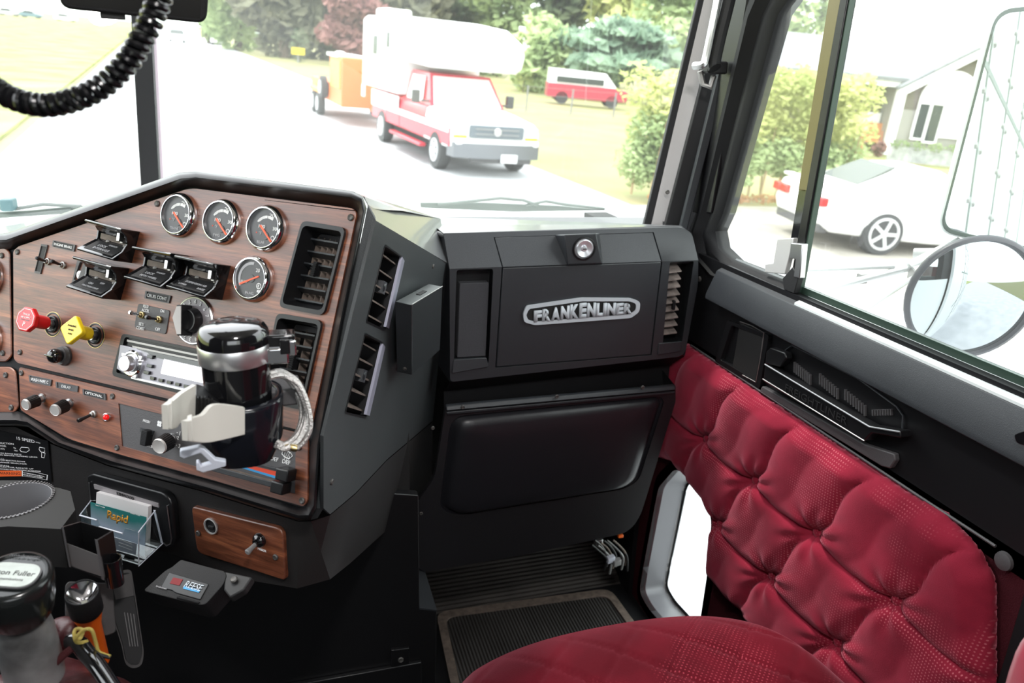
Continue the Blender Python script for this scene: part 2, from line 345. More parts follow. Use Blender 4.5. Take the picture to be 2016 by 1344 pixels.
# right footwell side and door sill
struct('wall_right', MB().prism([V((.90, -.6, 0)), V((.90, .58, 0)), V((.90, .58, 1.95)), V((.90, -.6, 1.95))], (.05, 0, 0)), 'softblack')
struct('wall_left', MB().prism([V((-.95, -.6, 0)), V((-.95, 2.1, 0)), V((-.95, 1.9, .95)), V((-.95, .6, .95)), V((-.95, .55, 1.95)), V((-.95, -.6, 1.95))], (-.05, 0, 0)), 'softblack')
struct('wall_back', MB().prism([V((-.95, -.62, 0)), V((.95, -.62, 0)), V((.95, -.62, 1.95)), V((-.95, -.62, 1.95))], (0, -.04, 0),
      holes=[[V((-.5, -.62, 1.2)), V((.5, -.62, 1.2)), V((.5, -.62, 1.65)), V((-.5, -.62, 1.65))]]), 'grey')
struct('ceiling', MB().prism([V((-.95, -.62, 1.95)), V((.95, -.62, 1.95)), V((.95, 1.35, 1.95)), V((-.95, 1.35, 1.95))], (0, 0, .05)), mat('pale headliner', (.42, .40, .39), .9))  # unseen roof, added with the left and back walls to dim the cab
lamp = thing('fill_lamp', 'added round ceiling fixture around the flash fill light', 'lamp', (.10, .02, 1.93))  # made-up ceiling fixture housing the added flash fill
MB().lathe(V((.10, .02, 1.95)), (0, 0, -1), [(.11, 0), (.11, .01), (.095, .02)], 28).build('fill_lamp_rim', 'chrome', lamp)
MB().lathe(V((.10, .02, 1.935)), (0, 0, -1), [(.09, 0), (.085, .012), (.05, .02)], 28).build('fill_lamp_lens', mat('glowing fill light lens', (.9, .9, .9), .5, emit=((1, .97, .95), 3)), lamp)

# ---------------------------------------------------------------- windshield: centre post, two panes
pb = PT(298, 352, 1.95)
tl_ = PT(281, 40, 1.0); tt = pb.x/(tl_.x-0) if abs(tl_.x) > 1e-4 else 1.9
pt_ = PT(281, 40, 1.86)
pd = (pt_-pb).normalized(); pb2 = pb-pd*.12; pt2 = pt_+pd*.20
xs = V((1, 0, 0))
post = MB().prism([pb2-xs*.026, pb2+xs*.020, pt2+xs*.020, pt2-xs*.026], (0, .03, 0))
struct('trim_1', post, 'softblack', bevel=.003)
struct('trim_2', MB().prism([pb2+xs*.0205+V((0, .012, 0)), pb2+xs*.027+V((0, .012, 0)), pt2+xs*.027+V((0, .012, 0)), pt2+xs*.0205+V((0, .012, 0))], (0, .012, 0)), mat('pale lilac seal', (.45, .33, .42), .5))
apb, apt = PT(1277, 410, 1.78), PT(1374, 0, 1.62)
apd = (apt-apb).normalized(); apb2 = apb-apd*.12; apt2 = apt+apd*.16
def pane(a, b, c, d, name, m='glass'):
    n = (b-a).cross(d-a).normalized(); o = MB().prism([a, b, c, d], n*.005).build(name, m); o['kind'] = 'structure'; return o
pane(pb2+xs*.02, apb2, apt2, pt2+xs*.02, 'window_1')
lb, lt = V((-.85, pb2.y-.12, pb2.z)), V((-.82, pt2.y-.1, pt2.z))
pane(lb, pb2-xs*.026, pt2-xs*.026, lt, 'window_2')
struct('trim_3', MB().tube([lb-V((0, 0, .02)), pb2-V((0, 0, .02)), apb2-V((0, 0, .035))], .010, 8), 'rubber')
# cowl in front of the windshield
struct('trim_4', MB().prism([V((-.9, 1.70, 1.00)), V((.88, 1.62, 1.00)), V((.85, 2.3, .93)), V((-.9, 2.35, .93))], (0, 0, -.03)), mat('white cowl paint', (.8, .8, .8), .4))

# ---------------------------------------------------------------- A pillar strips (each its own depth)
def strip(top, bot, d0, d1, m, name, parent=None, th=.02, hb=0):
    a, b = PT(*top[0], d1), PT(*top[1], d1); c, d = PT(*bot[1], d0), PT(*bot[0], d0)
    up = (a-d).normalized(); a += up*.2; b += up*.2; c -= up*.12; d -= up*.12
    n = (b-a).cross(d-a).normalized()
    if n.dot(a-C) < 0: n = -n
    return MB().prism([a, b, c, d], n*th).build(name, m, parent, bevel=min(.002, th/5))
pil = thing('trim_5', None, None, (.80, 1.6, 1.0), kind='structure')
strip(((1374, 0), (1386, 0)), ((1275, 412), (1290, 412)), 1.74, 1.58, 'rubber', 'outer_seal', pil)
strip(((1385, 0), (1430, 0)), ((1289, 412), (1323, 412)), 1.74, 1.58, 'pillar', 'pillar_cover', pil)
screw(PT(1314, 378, 1.70), -ray(1314, 378), .005, pil)
strip(((1424, 0), (1452, 0)), ((1318, 412), (1352, 412)), 1.70, 1.54, 'rubber', 'inner_seal', pil)
strip(((1450, 0), (1470, 0)), ((1348, 415), (1362, 415)), 1.66, 1.50, 'blackside', 'edge_strip', pil)
strip(((1392, 0), (1500, 0)), ((1294, 412), (1392, 412)), 1.80, 1.66, 'softblack', 'pillar_core', pil)
# grab handle on the pillar
gh = thing('grab_handle', 'slim black and chrome grab handle on the windshield pillar', 'handle', PT(1385, 130, 1.5))
path = spline([PT(1425, -60, 1.42), PT(1413, 0, 1.44), PT(1401, 60, 1.46), PT(1390, 112, 1.48), PT(1384, 127, 1.485), PT(1366, 130, 1.50)], 6)
MB().tube(path, .0075, 10).build('grip', 'silver', gh)
MB().tube(spline([PT(1448, -60, 1.43), PT(1432, 10, 1.45), PT(1417, 70, 1.47), PT(1406, 122, 1.49), PT(1408, 134, 1.49)], 5), .013, 10).build('grip_core', 'rubber', gh)
MB().box(PT(1404, 133, 1.52), V((.022, 0, 0)), V((0, .02, 0)), V((0, 0, .012))).build('mounting_foot', 'rubber', gh, bevel=.004)
MB().tube([PT(1378, 140, 1.52), PT(1384, 165, 1.53), PT(1398, 172, 1.53), PT(1405, 150, 1.53)], .006, 8).build('bracket', 'steel', gh)

# ================================================================== passenger door
door = thing('door_1', None, None, (.87, 1.0, .1), kind='structure')
# pixel outline of the window opening on the door plane
def dpt(u, v, x): return hit(u, v, V((x, 0, 0)), V((1, 0, 0)))
y0, y1 = .40, 1.60
# upper frame around the glass: vertical front member, extruded quads
front_in = [dpt(u, v, .885) for u, v in [(1590, -120), (1552, 0), (1532, 28), (1424, 419), (1408, 455), (1414, 488), (1440, 514), (1541, 554), (1572, 579)]]
front_out = [dpt(u, v, .885) for u, v in [(1510, -120), (1467, 0), (1455, 40), (1372, 412), (1350, 470), (1360, 520), (1392, 560), (1500, 600), (1560, 625)]]
fr = MB()
rr = [front_out, [a+(b-a)*.45+V((-.018, 0, 0)) for a, b in zip(front_out, front_in)], [a+(b-a)*.62+V((-.002, 0, 0)) for a, b in zip(front_out, front_in)], [a+(b-a)*.85+V((-.010, 0, 0)) for a, b in zip(front_out, front_in)], front_in, [p+V((.03, 0, 0)) for p in front_in], [p+V((.03, 0, 0)) for p in front_out]]
fr.loft(rr, closed=False, cap0=False, cap1=False).build('window_frame', 'rubberflat', door, ang=50)
MB().prism([dpt(1462, 0, .875)+V((0, .01, .35)), dpt(1490, 0, .875)+V((0, 0, .35)), dpt(1400, 420, .875), dpt(1362, 418, .875)], (.02, 0, 0)).build('door_post', 'satin', door, bevel=.003)
# belt ledge: swept profile (x,z)
zg, zs, zl = 1.003, .985, dpt(1700, 737, .87).z
prof = [(.905, 1.010), (.896, 1.008), (.894, .998), (.872, .990), (.862, .985), (.842, .935), (.842, .925), (.862, .922), (.905, .922)]
MB().loft([[V((x, y, z)) for x, z in prof] for y in (-.3, 1.36)]).build('belt_ledge', 'blackside', door, bevel=.0015)
MB().prism([V((.8625, 1.10, .9895)), V((.8625, -.3, .9895)), V((.8925, -.3, 1.0015)), V((.8925, 1.10, 1.0015))], (0, 0, -.004)).build('sill_daylight_strip', mat('sill with daylight in colour', (.75, .80, .79), .3), door)  # pale colour stands for daylight on top of the sill
MB().bx((.8895, -.3, .998), (.8955, 1.12, 1.012)).build('glass_seal', 'seal', door)
# black door skin and lower structure
skin_y0, skin_y1 = .585, 1.60
zq = .790
MB().prism([V((.872, -.3, zq-.02)), V((.872, skin_y1, zq-.02)), V((.872, skin_y1, 1.0)), V((.872, -.3, 1.0))], (.02, 0, 0)).build('door_skin', 'satin', door)
MB().bx((.868, .575, -.0), (.9, 1.62, .80)).build('inner_frame', 'rubber', door) if False else None
for px_, py_ in ((1414, 572), (1442, 592)):
    q_ = dpt(px_+28, py_+4, .855); screw(q_, (-1, 0, .4), .006, door)
screw(dpt(1378, 549, .86), (-1, 0, 0), .006, door)
# pull handle recess & grille
def dq(pts, x): return [dpt(u, v, x) for u, v in pts]
rec = dq([(1514, 690), (1523, 668), (1560, 668), (1765, 790), (1778, 815), (1772, 852)], .868)
sp_ = dq([(1437, 640), (1452, 632), (1506, 652), (1503, 660), (1490, 752), (1480, 754), (1414, 714)], .866)
hm = MB().prism(rp(dq([(1432, 630), (1513, 660), (1495, 765), (1407, 712)], .862), .006), (.012, 0, 0), holes=[rp(dq([(1440, 640), (1505, 664), (1488, 750), (1418, 708)], .862), .005)])
hm.build('speaker_surround', 'satin', door, bevel=.001)
MB().prism(rp(dq([(1456, 634), (1505, 657), (1487, 752), (1441, 725)], .864), .004), (.010, 0, 0)).build('speaker_cover', 'flat', door, bevel=.002)
MB().tube(dq([(1457, 633), (1480, 641), (1504, 655), (1497, 705), (1488, 752), (1462, 738)], .862), .0012, 6).build('speaker_rim', 'steel', door)
# the pull: bevelled bar
bar = [(1506, 718), (1712, 838), (1772, 848), (1773, 862), (1716, 852), (1700, 868), (1502, 750)]
hb = thing_bar = MB().prism(dq(bar, .846), (.02, 0, 0)); pull = hb.build('pull_handle', 'satin', door, bevel=.002)
MB().tube(dq([(1506, 717), (1712, 840), (1772, 850)], .844), .0015, 6).build('handle_edge', 'handleedge', pull)
MB().tube(dq([(1502, 746), (1702, 868)], .846), .0014, 6).build('handle_lower_edge', 'steel', pull)
MB().prism(dq([(1508, 692), (1516, 684), (1545, 694), (1548, 705), (1535, 722), (1506, 716)], .852), (.014, 0, 0)).build('handle_end', 'satin', pull, bevel=.002)
MB().prism(dq([(1500, 760), (1702, 874), (1760, 893), (1762, 906), (1752, 922), (1735, 918), (1495, 770)], .862), (.010, 0, 0)).build('lower_ledge', 'dgrey', pull, bevel=.002)
a_, b_ = dpt(1546, 762, .8445), dpt(1668, 830, .8445); text('FREIGHTLINER', (a_+b_)/2, b_-a_, V((0, 0, 1)), 'rubber', pull, width=(b_-a_).length, height=.013)
gr = MB()
for g0 in [((1562, 712), (1592, 757)), ((1612, 735), (1646, 785)), ((1662, 766), (1700, 818)), ((1716, 806), (1752, 826))]:
    for k in range(8):
        t = k/7; u = lerp(g0[0][0], g0[1][0], t); 
        v1 = lerp(g0[0][1], g0[1][1]-21, t); v2 = v1+21*(1 if g0[0][0] < 1700 else .55)
        gr.prism([dpt(u, v1, .868), dpt(u+2.2, v1+1, .868), dpt(u+2.2, v2+1, .868), dpt(u, v2, .868)], (.004, 0, 0))
gr.build('grille_slots', 'dgrey', door)
MB().tube(dq([(1548, 705), (1545, 690), (1560, 680), (1690, 745), (1765, 800), (1778, 818), (1776, 848)], .868), .0018, 6).build('recess_rim', 'blackside', door)
# quilted panel
ZB = [.785, .625, .468, .312, .156]; PY_ = .1865
def inpoly(p, poly):
    c = False; n = len(poly)
    for i in range(n):
        a, b = poly[i], poly[i-1]
        if (a[1] > p[1]) != (b[1] > p[1]) and p[0] < (b[0]-a[0])*(p[1]-a[1])/(b[1]-a[1])+a[0]: c = not c
    return c
outline_px = [(1340, 668), (1354, 676), (1500, 774), (1650, 872), (1813, 980), (1870, 1012), (1935, 1085), (1962, 1140), (1963, 1240), (1962, 1420), (1660, 1420), (1480, 1216), (1404, 1130), (1412, 1015), (1397, 985), (1333, 905), (1298, 896), (1270, 880)]
OUT = [(dpt(u, v, .87).y, dpt(u, v, .87).z) for u, v in outline_px]
def edgedist(p):
    m = 9
    for i in range(len(OUT)):
        a, b = V(OUT[i]), V(OUT[i-1]); d = b-a; t = max(0, min(1, (V(p)-a).dot(d)/d.dot(d))); m = min(m, (V(p)-(a+d*t)).length)
    return m
def nearest(p):
    m = 9; q = p
    for i in range(len(OUT)):
        a, b = V(OUT[i]), V(OUT[i-1]); d = b-a; t = max(0, min(1, (V(p)-a).dot(d)/d.dot(d))); c = a+d*t
        if (V(p)-c).length < m: m = (V(p)-c).length; q = (c.x, c.y)
    return q
zrow0, dz = .622, .1555
def uvq(y, z):
    i = (z-zrow0)/dz; return i
def quilt(y, z):
    i = (z-zrow0)/dz            # row coordinate
    j = (y-.936)/PY_            # column coordinate
    a, b = j+i/2.0, j-i/2.0     # creases at integer a and b (diagonals)
    da, db = abs(a-round(a)), abs(b-round(b))
    da, db = da*1.0, db*1.0
    ii = i+.07*math.sin(math.pi*(a-math.floor(a))); di = abs(ii-min(0, round(ii)))
    da2 = abs(a+.05*math.sin(2*math.pi*i)-round(a+.05*math.sin(2*math.pi*i)))
    base = 1-math.exp(-da2*16); base2 = 1-math.exp(-di*20)
    h = .0145*(base*base2)**.5+.0045*math.sin(math.pi*min(1, da2*2))*math.sin(math.pi*min(.5, di))
    rb = math.hypot((a-round(a))*PY_, (i-min(0, round(i)))*dz); h -= .014*math.exp(-(rb/.021)**2)
    ang = math.atan2((i-round(i))*dz, (a-round(a))*PY_); h += .0030*math.sin(ang*9+1.3*round(i))*math.exp(-((rb-.035)/.03)**2)
    return h
ys0, ys1, zs0, zs1 = .55, 1.56, -.02, .80
NU, NV = 200, 168
bm = bmesh.new(); gv = {}
for j in range(NV+1):
    for i in range(NU+1):
        y, z = lerp(ys0, ys1, i/NU), lerp(zs0, zs1, j/NV)
        ins = inpoly((y, z), OUT); ed = edgedist((y, z))
        if ins or ed < .0075:
            e = min(1, ed/.028) if ins else 0
            h = quilt(y, z)*(.25+.75*e)+.012*math.sqrt(max(0, 1-(1-e)**2))
            if not ins: y, z = nearest((y, z))
            gv[i, j] = bm.verts.new((-h if ins else 0, y-1.0, z))
for j in range(NV):
    for i in range(NU):
        k = [(i, j), (i+1, j), (i+1, j+1), (i, j+1)]
        if all(c in gv for c in k): bm.faces.new([gv[c] for c in k])
me = bpy.data.meshes.new('quilted_upholstery'); bmesh.ops.recalc_face_normals(bm, faces=bm.faces); bm.to_mesh(me); bm.free(); me.shade_smooth(); me.materials.append(M['velvet'])
qo = bpy.data.objects.new('quilted_upholstery', me); COL.objects.link(qo); qo.parent = door; MW[qo] = MW[door] @ Matrix.Translation(V((-.003, 0, -.1))); qo.matrix_local = Matrix.Translation(V((-.003, 0, -.1))); qo['label'] = 'red velour upholstery tufted in diamonds'
sol = qo.modifiers.new('t', 'SOLIDIFY'); sol.thickness = .003; sol.offset = 1 if False else -1
for r_ in range(-3, 2):
    for c_ in range(-3, 4):
        y = .936+(c_+(.5 if r_ % 2 else 0))*PY_; z = zrow0+r_*dz
        if inpoly((y, z), OUT) and edgedist((y, z)) > .03:
            MB().ball((.860, y, z), .009, .012, .012, 16, 10).build('tuft_button', 'velvet', qo)
# dark carpeted lower part of the door + kick area, with an opening for the low window
W2 = [dpt(u, v, .872) for u, v in [(1329, 922), (1296, 960), (1266, 1120), (1259, 1165), (1275, 1195), (1330, 1260), (1372, 1262), (1392, 1130), (1401, 1020), (1386, 985), (1352, 935)]]
W2r = rp(W2, .02, 3)
lw = MB().prism([V((.872, .575, -.03)), V((.872, 1.66, -.03)), V((.872, 1.66, .80)), V((.872, .575, .80))], (.016, 0, 0), holes=[W2r]); lw.build('lower_carpet', 'carpet', door)
MB().prism(rp([c+(c-cen(W2)).normalized()*.030 for c in W2], .03, 3)[::1], (.012, 0, 0), holes=[W2r]).build('window_gasket', 'rubber', door, bevel=.002, label='black rubber gasket round the low window')
# reveal of the low window
MB().loft([W2r, [p+V((.085, 0, 0)) for p in W2r]], True, False, False).build('window_reveal', mat('silver grey painted metal', (.17, .17, .185), .38, .1), door, ang=60)
MB().loft([[p+V((.078, 0, 0)) for p in W2r], [p+V((.078, 0, 0))+(cen(W2)-p)*.05-V((0, (cen(W2)-p).x*.05, 0)) for p in W2r]], True, False, False).build('reveal_seal', 'rubber', door, ang=60)
W2g = [p+V((.083, 0, 0)) for p in W2r]
go = MB().prism(W2g, (.004, 0, 0)).build('window_3', 'glass'); go['kind'] = 'structure'
# door outer skin under the glass
MB().prism([V((.955, .4, -.5)), V((.955, 2.6, -.5)), V((.955, 2.6, .9)), V((.955, 1.62, .99)), V((.955, .4, .99))], (-.012, 0, 0), holes=[[p+V((.083, 0, 0)) for p in W2r]]).build('outer_skin', mat('white body paint', (.78, .78, .78), .3), door)
struct('trim_10', MB().bx((.866, .15, 0), (.905, .580, .918)), 'rubberflat')
# fixed vent pane, divider post and main pane
vg = [dpt(u, v, .893) for u, v in [(1600, -150), (1552, 0), (1530, 30), (1424, 419), (1408, 458), (1414, 490), (1445, 515), (1570, 570)]]
vtop = dpt(1690, -150, .893)
MB().prism([vg[0]]+vg[1:]+[vtop], (.004, 0, 0)).build('window_4', 'glass')['kind'] = 'structure'
mg = [dpt(1567, 578, .9), dpt(1672, -60, .9), V((.9, .42, dpt(1672, -60, .9).z)), V((.9, .42, 1.0))]
MB().prism(mg, (.004, 0, 0)).build('window_5', 'glass')['kind'] = 'structure'
dv = thing('trim_6', None, None, (.88, 1.1, 1.0), kind='structure')
MB().prism([dpt(1632+14, -90, .889), dpt(1654+14, -90, .889), dpt(1596, 378, .889), dpt(1572, 374, .889)], (.008, 0, 0)).build('divider_film', 'bronze', dv)
MB().prism([dpt(1573, 372, .889), dpt(1597, 376, .889), dpt(1577, 470, .889), dpt(1557, 470, .889)], (.008, 0, 0)).build('divider_lower', 'gloss', dv)
MB().prism([dpt(1655+14, -90, .884), dpt(1668+16, -90, .884), dpt(1566, 580, .884), dpt(1551, 575, .884)], (.018, 0, 0)).build('divider_channel', 'satin', dv, bevel=.002)
MB().prism([dpt(1670+14, -90, .887), dpt(1675+14, -90, .887), dpt(1572, 580, .887), dpt(1567, 580, .887)], (.010, 0, 0)).build('glass_edge', 'seal', dv)
lt_ = thing('window_latch', 'small chrome latch of the vent window at the bottom of its divider', 'latch', dpt(1545, 520, .88))
MB().prism(dq([(1530, 470), (1562, 468), (1560, 480), (1545, 540), (1505, 536), (1506, 520), (1522, 518)], .878), (.010, 0, 0)).build('latch_plate', mat('bright latch metal', (.62, .62, .60), .35, .25), lt_, bevel=.0015)
MB().prism(dq([(1556, 478), (1580, 480), (1574, 548), (1562, 545), (1566, 510), (1554, 508)], .870), (.012, 0, 0)).build('latch_lever', 'silver', lt_, bevel=.0015)
MB().prism(dq([(1540, 548), (1560, 525), (1572, 545), (1563, 578), (1543, 570)], .872), (.012, 0, 0)).build('latch_base', 'rubber', lt_, bevel=.0015)
# strip along quilt top and pull-button
MB().tube([V((.864, dpt(u, v, .864).y, dpt(u, v, .864).z)) for u, v in [(1360, 679), (1813, 979), (1960, 1075)]], .0022, 6).build('trim_bead', 'dgrey', door)
MB().lathe(dpt(1978, 1104, .866), (-1, 0, 0), [(.013, 0), (.012, .004), (.006, .006)], 20).build('plug', 'dgrey', door)
MB().prism(rp(dq([(1995, 855), (2040, 838), (2050, 890), (2000, 872)], .838), .004), (.012, 0, 0)).build('switch_bezel', 'gloss', door, bevel=.002)
# ================================================================== dashboard
struct('wall_front_right', MB().bx((.86, 1.60, 0), (.93, 2.10, .98)), 'softblack')
dash = thing('dashboard', 'wraparound black truck dashboard with walnut-look instrument panel and round gauges', 'dashboard', DP.mat())
IN = [(-230, 505), (22, 492), (36, 484), (366, 370), (384, 370), (692, 409), (703, 415), (703, 428), (656, 640), (610, 880), (607, 985), (603, 998), (585, 996), (420, 947), (238, 897), (133, 866), (52, 815), (35, 808), (-230, 808)]
OU = [(-230, 470), (8, 459), (24, 455), (350, 340), (386, 336), (690, 375), (714, 386), (722, 410), (676, 640), (634, 870), (624, 1000), (610, 1023), (588, 1025), (400, 966), (212, 915), (106, 874), (55, 840), (30, 838), (-230, 838)]
I0 = DP.poly(IN, 0); O0 = DP.poly(OU, 0)
def ring(t, h):
    return [DP.at(a[0]+(b[0]-a[0])*t, a[1]+(b[1]-a[1])*t, h) for a, b in zip(IN, OU)]
rim = [ring(0, -.004), ring(.04, .002), ring(.25, .006), ring(.42, .014), ring(.62, .019), ring(.82, .017), ring(.95, .008), ring(1, -.004), ring(1, -.045)]
MB().loft(rim, True, False, False).build('rim', 'satin', dash, ang=60)
back = ring(.98, -.035)
# backing plate behind the wood with openings for vents and radio
V1 = [(600, 441), (680, 454), (639, 615), (557, 600)]; V2 = [(551, 622), (634, 636), (597, 800), (520, 783)]
RAD = [(246, 661), (486, 711), (470, 800), (227, 735)]
VH1, VH2, RH = [rp(DP.poly(q, .003), .008) for q in (V1, V2, RAD)]
sh = lambda pts, h: [p+DPN*h for p in pts]
MB().prism(sh(ring(.05, 0), -.002), DPN*-.004, holes=[sh(VH1, -.005), sh(VH2, -.005), sh(RH, -.005)]).build('backing_plate', 'softblack', dash)
# wood
AIR = [(100, 636, 27, 34), (184, 658, 27, 34)]
def ell(cx, cy, r, h=0.0, n=28): return circ(DP.at(cx, cy, h), DPN, r, n)
def wood(px, holes=(), r=.006, name='wood_panel', pl=DP, par=dash, th=.003, lab=None):
    pts = rp(pl.poly(px, th), r); o = MB().prism(pts, pl.n*-th*.98, holes=holes).build(name, 'wood', par, bevel=.0012, ang=50)
    if lab: o['label'] = lab
    return o
wmain = wood([(26, 494), (36, 485), (368, 372), (384, 371), (694, 410), (702, 419), (655, 640), (612, 842), (588, 846), (34, 714), (27, 706)], [VH1, VH2, RH], [.004, .004, .01, .01, .008, .004, 0, .006, .004, .006, .004])
HV = [(232, 792), (583, 886), (582, 974), (238, 880)]
HH = DP.poly([(233, 794), (582, 880), (581, 972), (240, 878)], .003)
wlow = wood([(37, 722), (592, 853), (606, 864), (605, 985), (598, 997), (420, 945), (238, 895), (135, 864), (50, 813), (40, 806)], [HH], [.006, .005, .005, .004, .006, 0, .02, .02, .01, .004])
wood([(-230, 480), (8, 487), (18, 496), (22, 700), (12, 712), (-230, 706)], (), [0, .006, .004, .004, .006, 0])
wood([(-230, 716), (20, 722), (30, 732), (36, 800), (28, 812), (-230, 806)], (), [0, .006, .004, .004, .006, 0])
# housing: top, side, console front
topf = [O0[i] for i in (0, 2, 3, 4, 5, 6, 7)]
tb_ = [V((-.80, 1.85, 1.0)), V((-.55, 1.80, 1.03)), V((-.1, 1.72, 1.06)), V((.0, 1.70, 1.065)), V((.27, 1.66, 1.06)), V((.30, 1.64, 1.058)), V((.33, 1.62, 1.056))]
topm = [lerp(a, b, .35)+V((0, 0, .004)) for a, b in zip(topf, tb_)]
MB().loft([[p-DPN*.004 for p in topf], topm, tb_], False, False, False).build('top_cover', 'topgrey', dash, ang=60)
G1, G2, G3, G4 = DP.at(740, 434, -.01), DP.at(688, 640, -.006), DP.at(641, 858, -.004), DP.at(637, 1000, -.004)
FT = hit(880, 517, V((0, 1.41, 0)), V((0, 1, 0))); FM = hit(866, 690, V((0, 1.41, 0)), V((0, 1, 0))); FB = hit(852, 826, V((0, 1.41, 0)), V((0, 1, 0)))
MB().loft([[O0[6]-DPN*.002, DP.at(724, 404, -.004), DP.at(676, 640, -.004), DP.at(634, 870, -.004), DP.at(624, 1000, -.004), DP.at(611, 1023, -.01)], [G1+V((0, .004, .004)), G1, G2, G3, G4, DP.at(625, 1020, -.02)]], False, False, False).build('corner_strip', 'sidegrey', dash)
# top right wedge
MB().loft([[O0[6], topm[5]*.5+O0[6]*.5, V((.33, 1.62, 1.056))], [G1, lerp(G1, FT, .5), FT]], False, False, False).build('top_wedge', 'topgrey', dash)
# side panel, with two vent openings
V3 = [(757, 483), (791, 507), (758, 650), (721, 632)]; V4 = [(718, 657), (753, 676), (720, 821), (679, 811)]
SH3, SH4 = rp(SP.poly(V3), .004), rp(SP.poly(V4), .004)
side = [SP.at(*q) for q in [(740, 434), (880, 517), (866, 690), (852, 828), (762, 904), (700, 970), (650, 1012), (637, 1000), (637, 858), (690, 636)]]
MB().prism(side, SP.n*-.004, holes=[SH3, SH4]).build('side_panel', 'sidegrey', dash)
# lower cowl under the side panel, wrapping to the console front
low_edge = [(852, 830), (762, 906), (700, 972), (650, 1014), (612, 1026), (588, 1027), (400, 968), (212, 917), (106, 876), (30, 840), (-230, 840)]
low_bot = [(850, 955), (800, 1010), (745, 1058), (690, 1108), (650, 1140), (585, 1158), (480, 1140), (345, 1092), (215, 1060), (60, 1010), (-230, 975)]
UP = []; BO = []
for i, (a, b) in enumerate(zip(low_edge, low_bot)):
    if i < 4: UP.append(SP.at(*a, .001)); BO.append(SP.at(*b, -.012))
    elif i == 4: UP.append(CP.at(*a)); BO.append(lerp(SP.at(*b, -.012), CP.at(*b), .6))
    else: UP.append(CP.at(*a)); BO.append(CP.at(*b))
BB = [b+V((0, .10, -.035)) for b in BO]
MIDL = [lerp(u, b, .5)+(u-C).normalized()*-.002 for u, b in zip(UP, BO)]
MB().loft([UP, MIDL, BO, BB], False, False, False).build('lower_cowl', 'cowlblack', dash, ang=50)
# screws on dash
for u, v in [(35, 496), (310, 401), (691, 428), (40, 693), (43, 734), (222, 780), (231, 881), (588, 880), (595, 985), (605, 828)]:
    screw(DP.at(u, v, .003), DPN, .0042, dash)
for u, v in [(4, 503), (6, 695), (12, 738), (23, 802)]: screw(DP.at(u, v, .003), DPN, .0045, dash)
for u, v in [(852, 524), (652, 948)]: screw(SP.at(u, v, 0), SP.n, .004, dash)
# ---------------------------------------------------------------- vents
def vent(q, pl, hole, slats, cols, m='satin', blank=False, deep=.035):
    ce = cen(hole); root = MB()
    out = [p+(p-ce).normalized()*.004+pl.n*.0045 for p in hole]; inn = [p-(p-ce).normalized()*.002+pl.n*.0045 for p in hole]
    inb = [p-(p-ce).normalized()*.007-pl.n*.012 for p in hole]; bk = [p-(p-ce).normalized()*.007-pl.n*deep for p in hole]
    root.loft([[p-pl.n*.005 for p in out], out, inn, inb, bk], True, False, True)
    o = root.build('air_vent', m, dash, ang=40)
    TL, TR, BR, BL = [pl.at(*p, -.010) for p in q]
    def P(s, t, h=0): return lerp(lerp(TL, TR, s), lerp(BL, BR, s), t)+pl.n*h
    a = MB()
    for k in range(slats):
        t = .16+.74*k/(slats-1)
        if blank and k % 2: pass
        a.prism([P(.17, t-.012), P(.90, t-.012), P(.90, t+.008), P(.17, t+.008)], pl.n*-.012+pl.y*-.006)
    a.build('louvres', 'blackside', o)
    b = MB()
    for k in range(cols):
        s = .26+.58*k/(cols-1)
        b.prism([P(s-.012, .12, -.012), P(s+.012, .12, -.012), P(s+.012, .93, -.012), P(s-.012, .93, -.012)], pl.n*-.010+pl.x*.004)
    b.build('rear_blades', 'dust', o)
    MB().prism([P(.16, .08, -.016), P(.93, .08, -.016), P(.93, .14, -.012), P(.16, .14, -.012)], pl.n*-.003).build('dust_ledge', 'dgrey', o)
    MB().prism([P(.14, .88, -.016), P(.90, .88, -.016), P(.90, .95, -.006), P(.14, .95, -.006)], pl.n*-.003).build('lower_ledge', 'dust', o)
    c = MB(); c.prism([P(.50, .42, .004), P(.58, .42, .004), P(.58, .60, .004), P(.50, .60, .004)], pl.n*-.010)
    for k in range(6): c.prism([P(.49, .44+k*.027, .006), P(.59, .44+k*.027, .006), P(.59, .452+k*.027, .006), P(.49, .452+k*.027, .006)], pl.n*-.003)
    c.build('thumb_slider', 'softblack', o)
    return o
vent(V1, DP, VH1, 6, 5); vent(V2, DP, VH2, 6, 3)
for q, hole in ((V3, SH3), (V4, SH4)):
    ce = cen(hole)
    o = MB().loft([[p+(p-ce).normalized()*.002+SP.n*.001 for p in hole], [p-(p-ce).normalized()*.001+SP.n*.001 for p in hole], [p-SP.n*.03 for p in hole]], True, False, True).build('air_vent', 'satin', dash, ang=40)
    TL, TR, BR, BL = [SP.at(*p, -.006) for p in q]
    def P(s, t, h=0): return lerp(lerp(TL, TR, s), lerp(BL, BR, s), t)+SP.n*h
    a = MB()
    for k in range(5):
        t = .12+.80*k/4
        a.prism([P(.05, t-.01), P(.78, t+.0), P(.78, t+.02), P(.05, t+.01)], SP.n*-.022+SP.y*.008)
    a.build('louvres', 'dust', o)
    MB().prism([P(.72, .02, .008), P(.97, .04, .006), P(.97, .97, .006), P(.72, .97, .008)], SP.n*-.004).build('polished_edge', mat('bare metal vent edge', (.42, .42, .52), .35, .3), o, label='bright bare metal strip')
    c = MB(); c.prism([P(.30, .42, .002), P(.48, .42, .002), P(.48, .58, .002), P(.30, .58, .002)], SP.n*-.01)
    c.lathe(P(.39, .5, -.004), SP.x, [(.008, -.004), (.008, .004)], 14); c.build('thumb_slider', 'blackside', o)
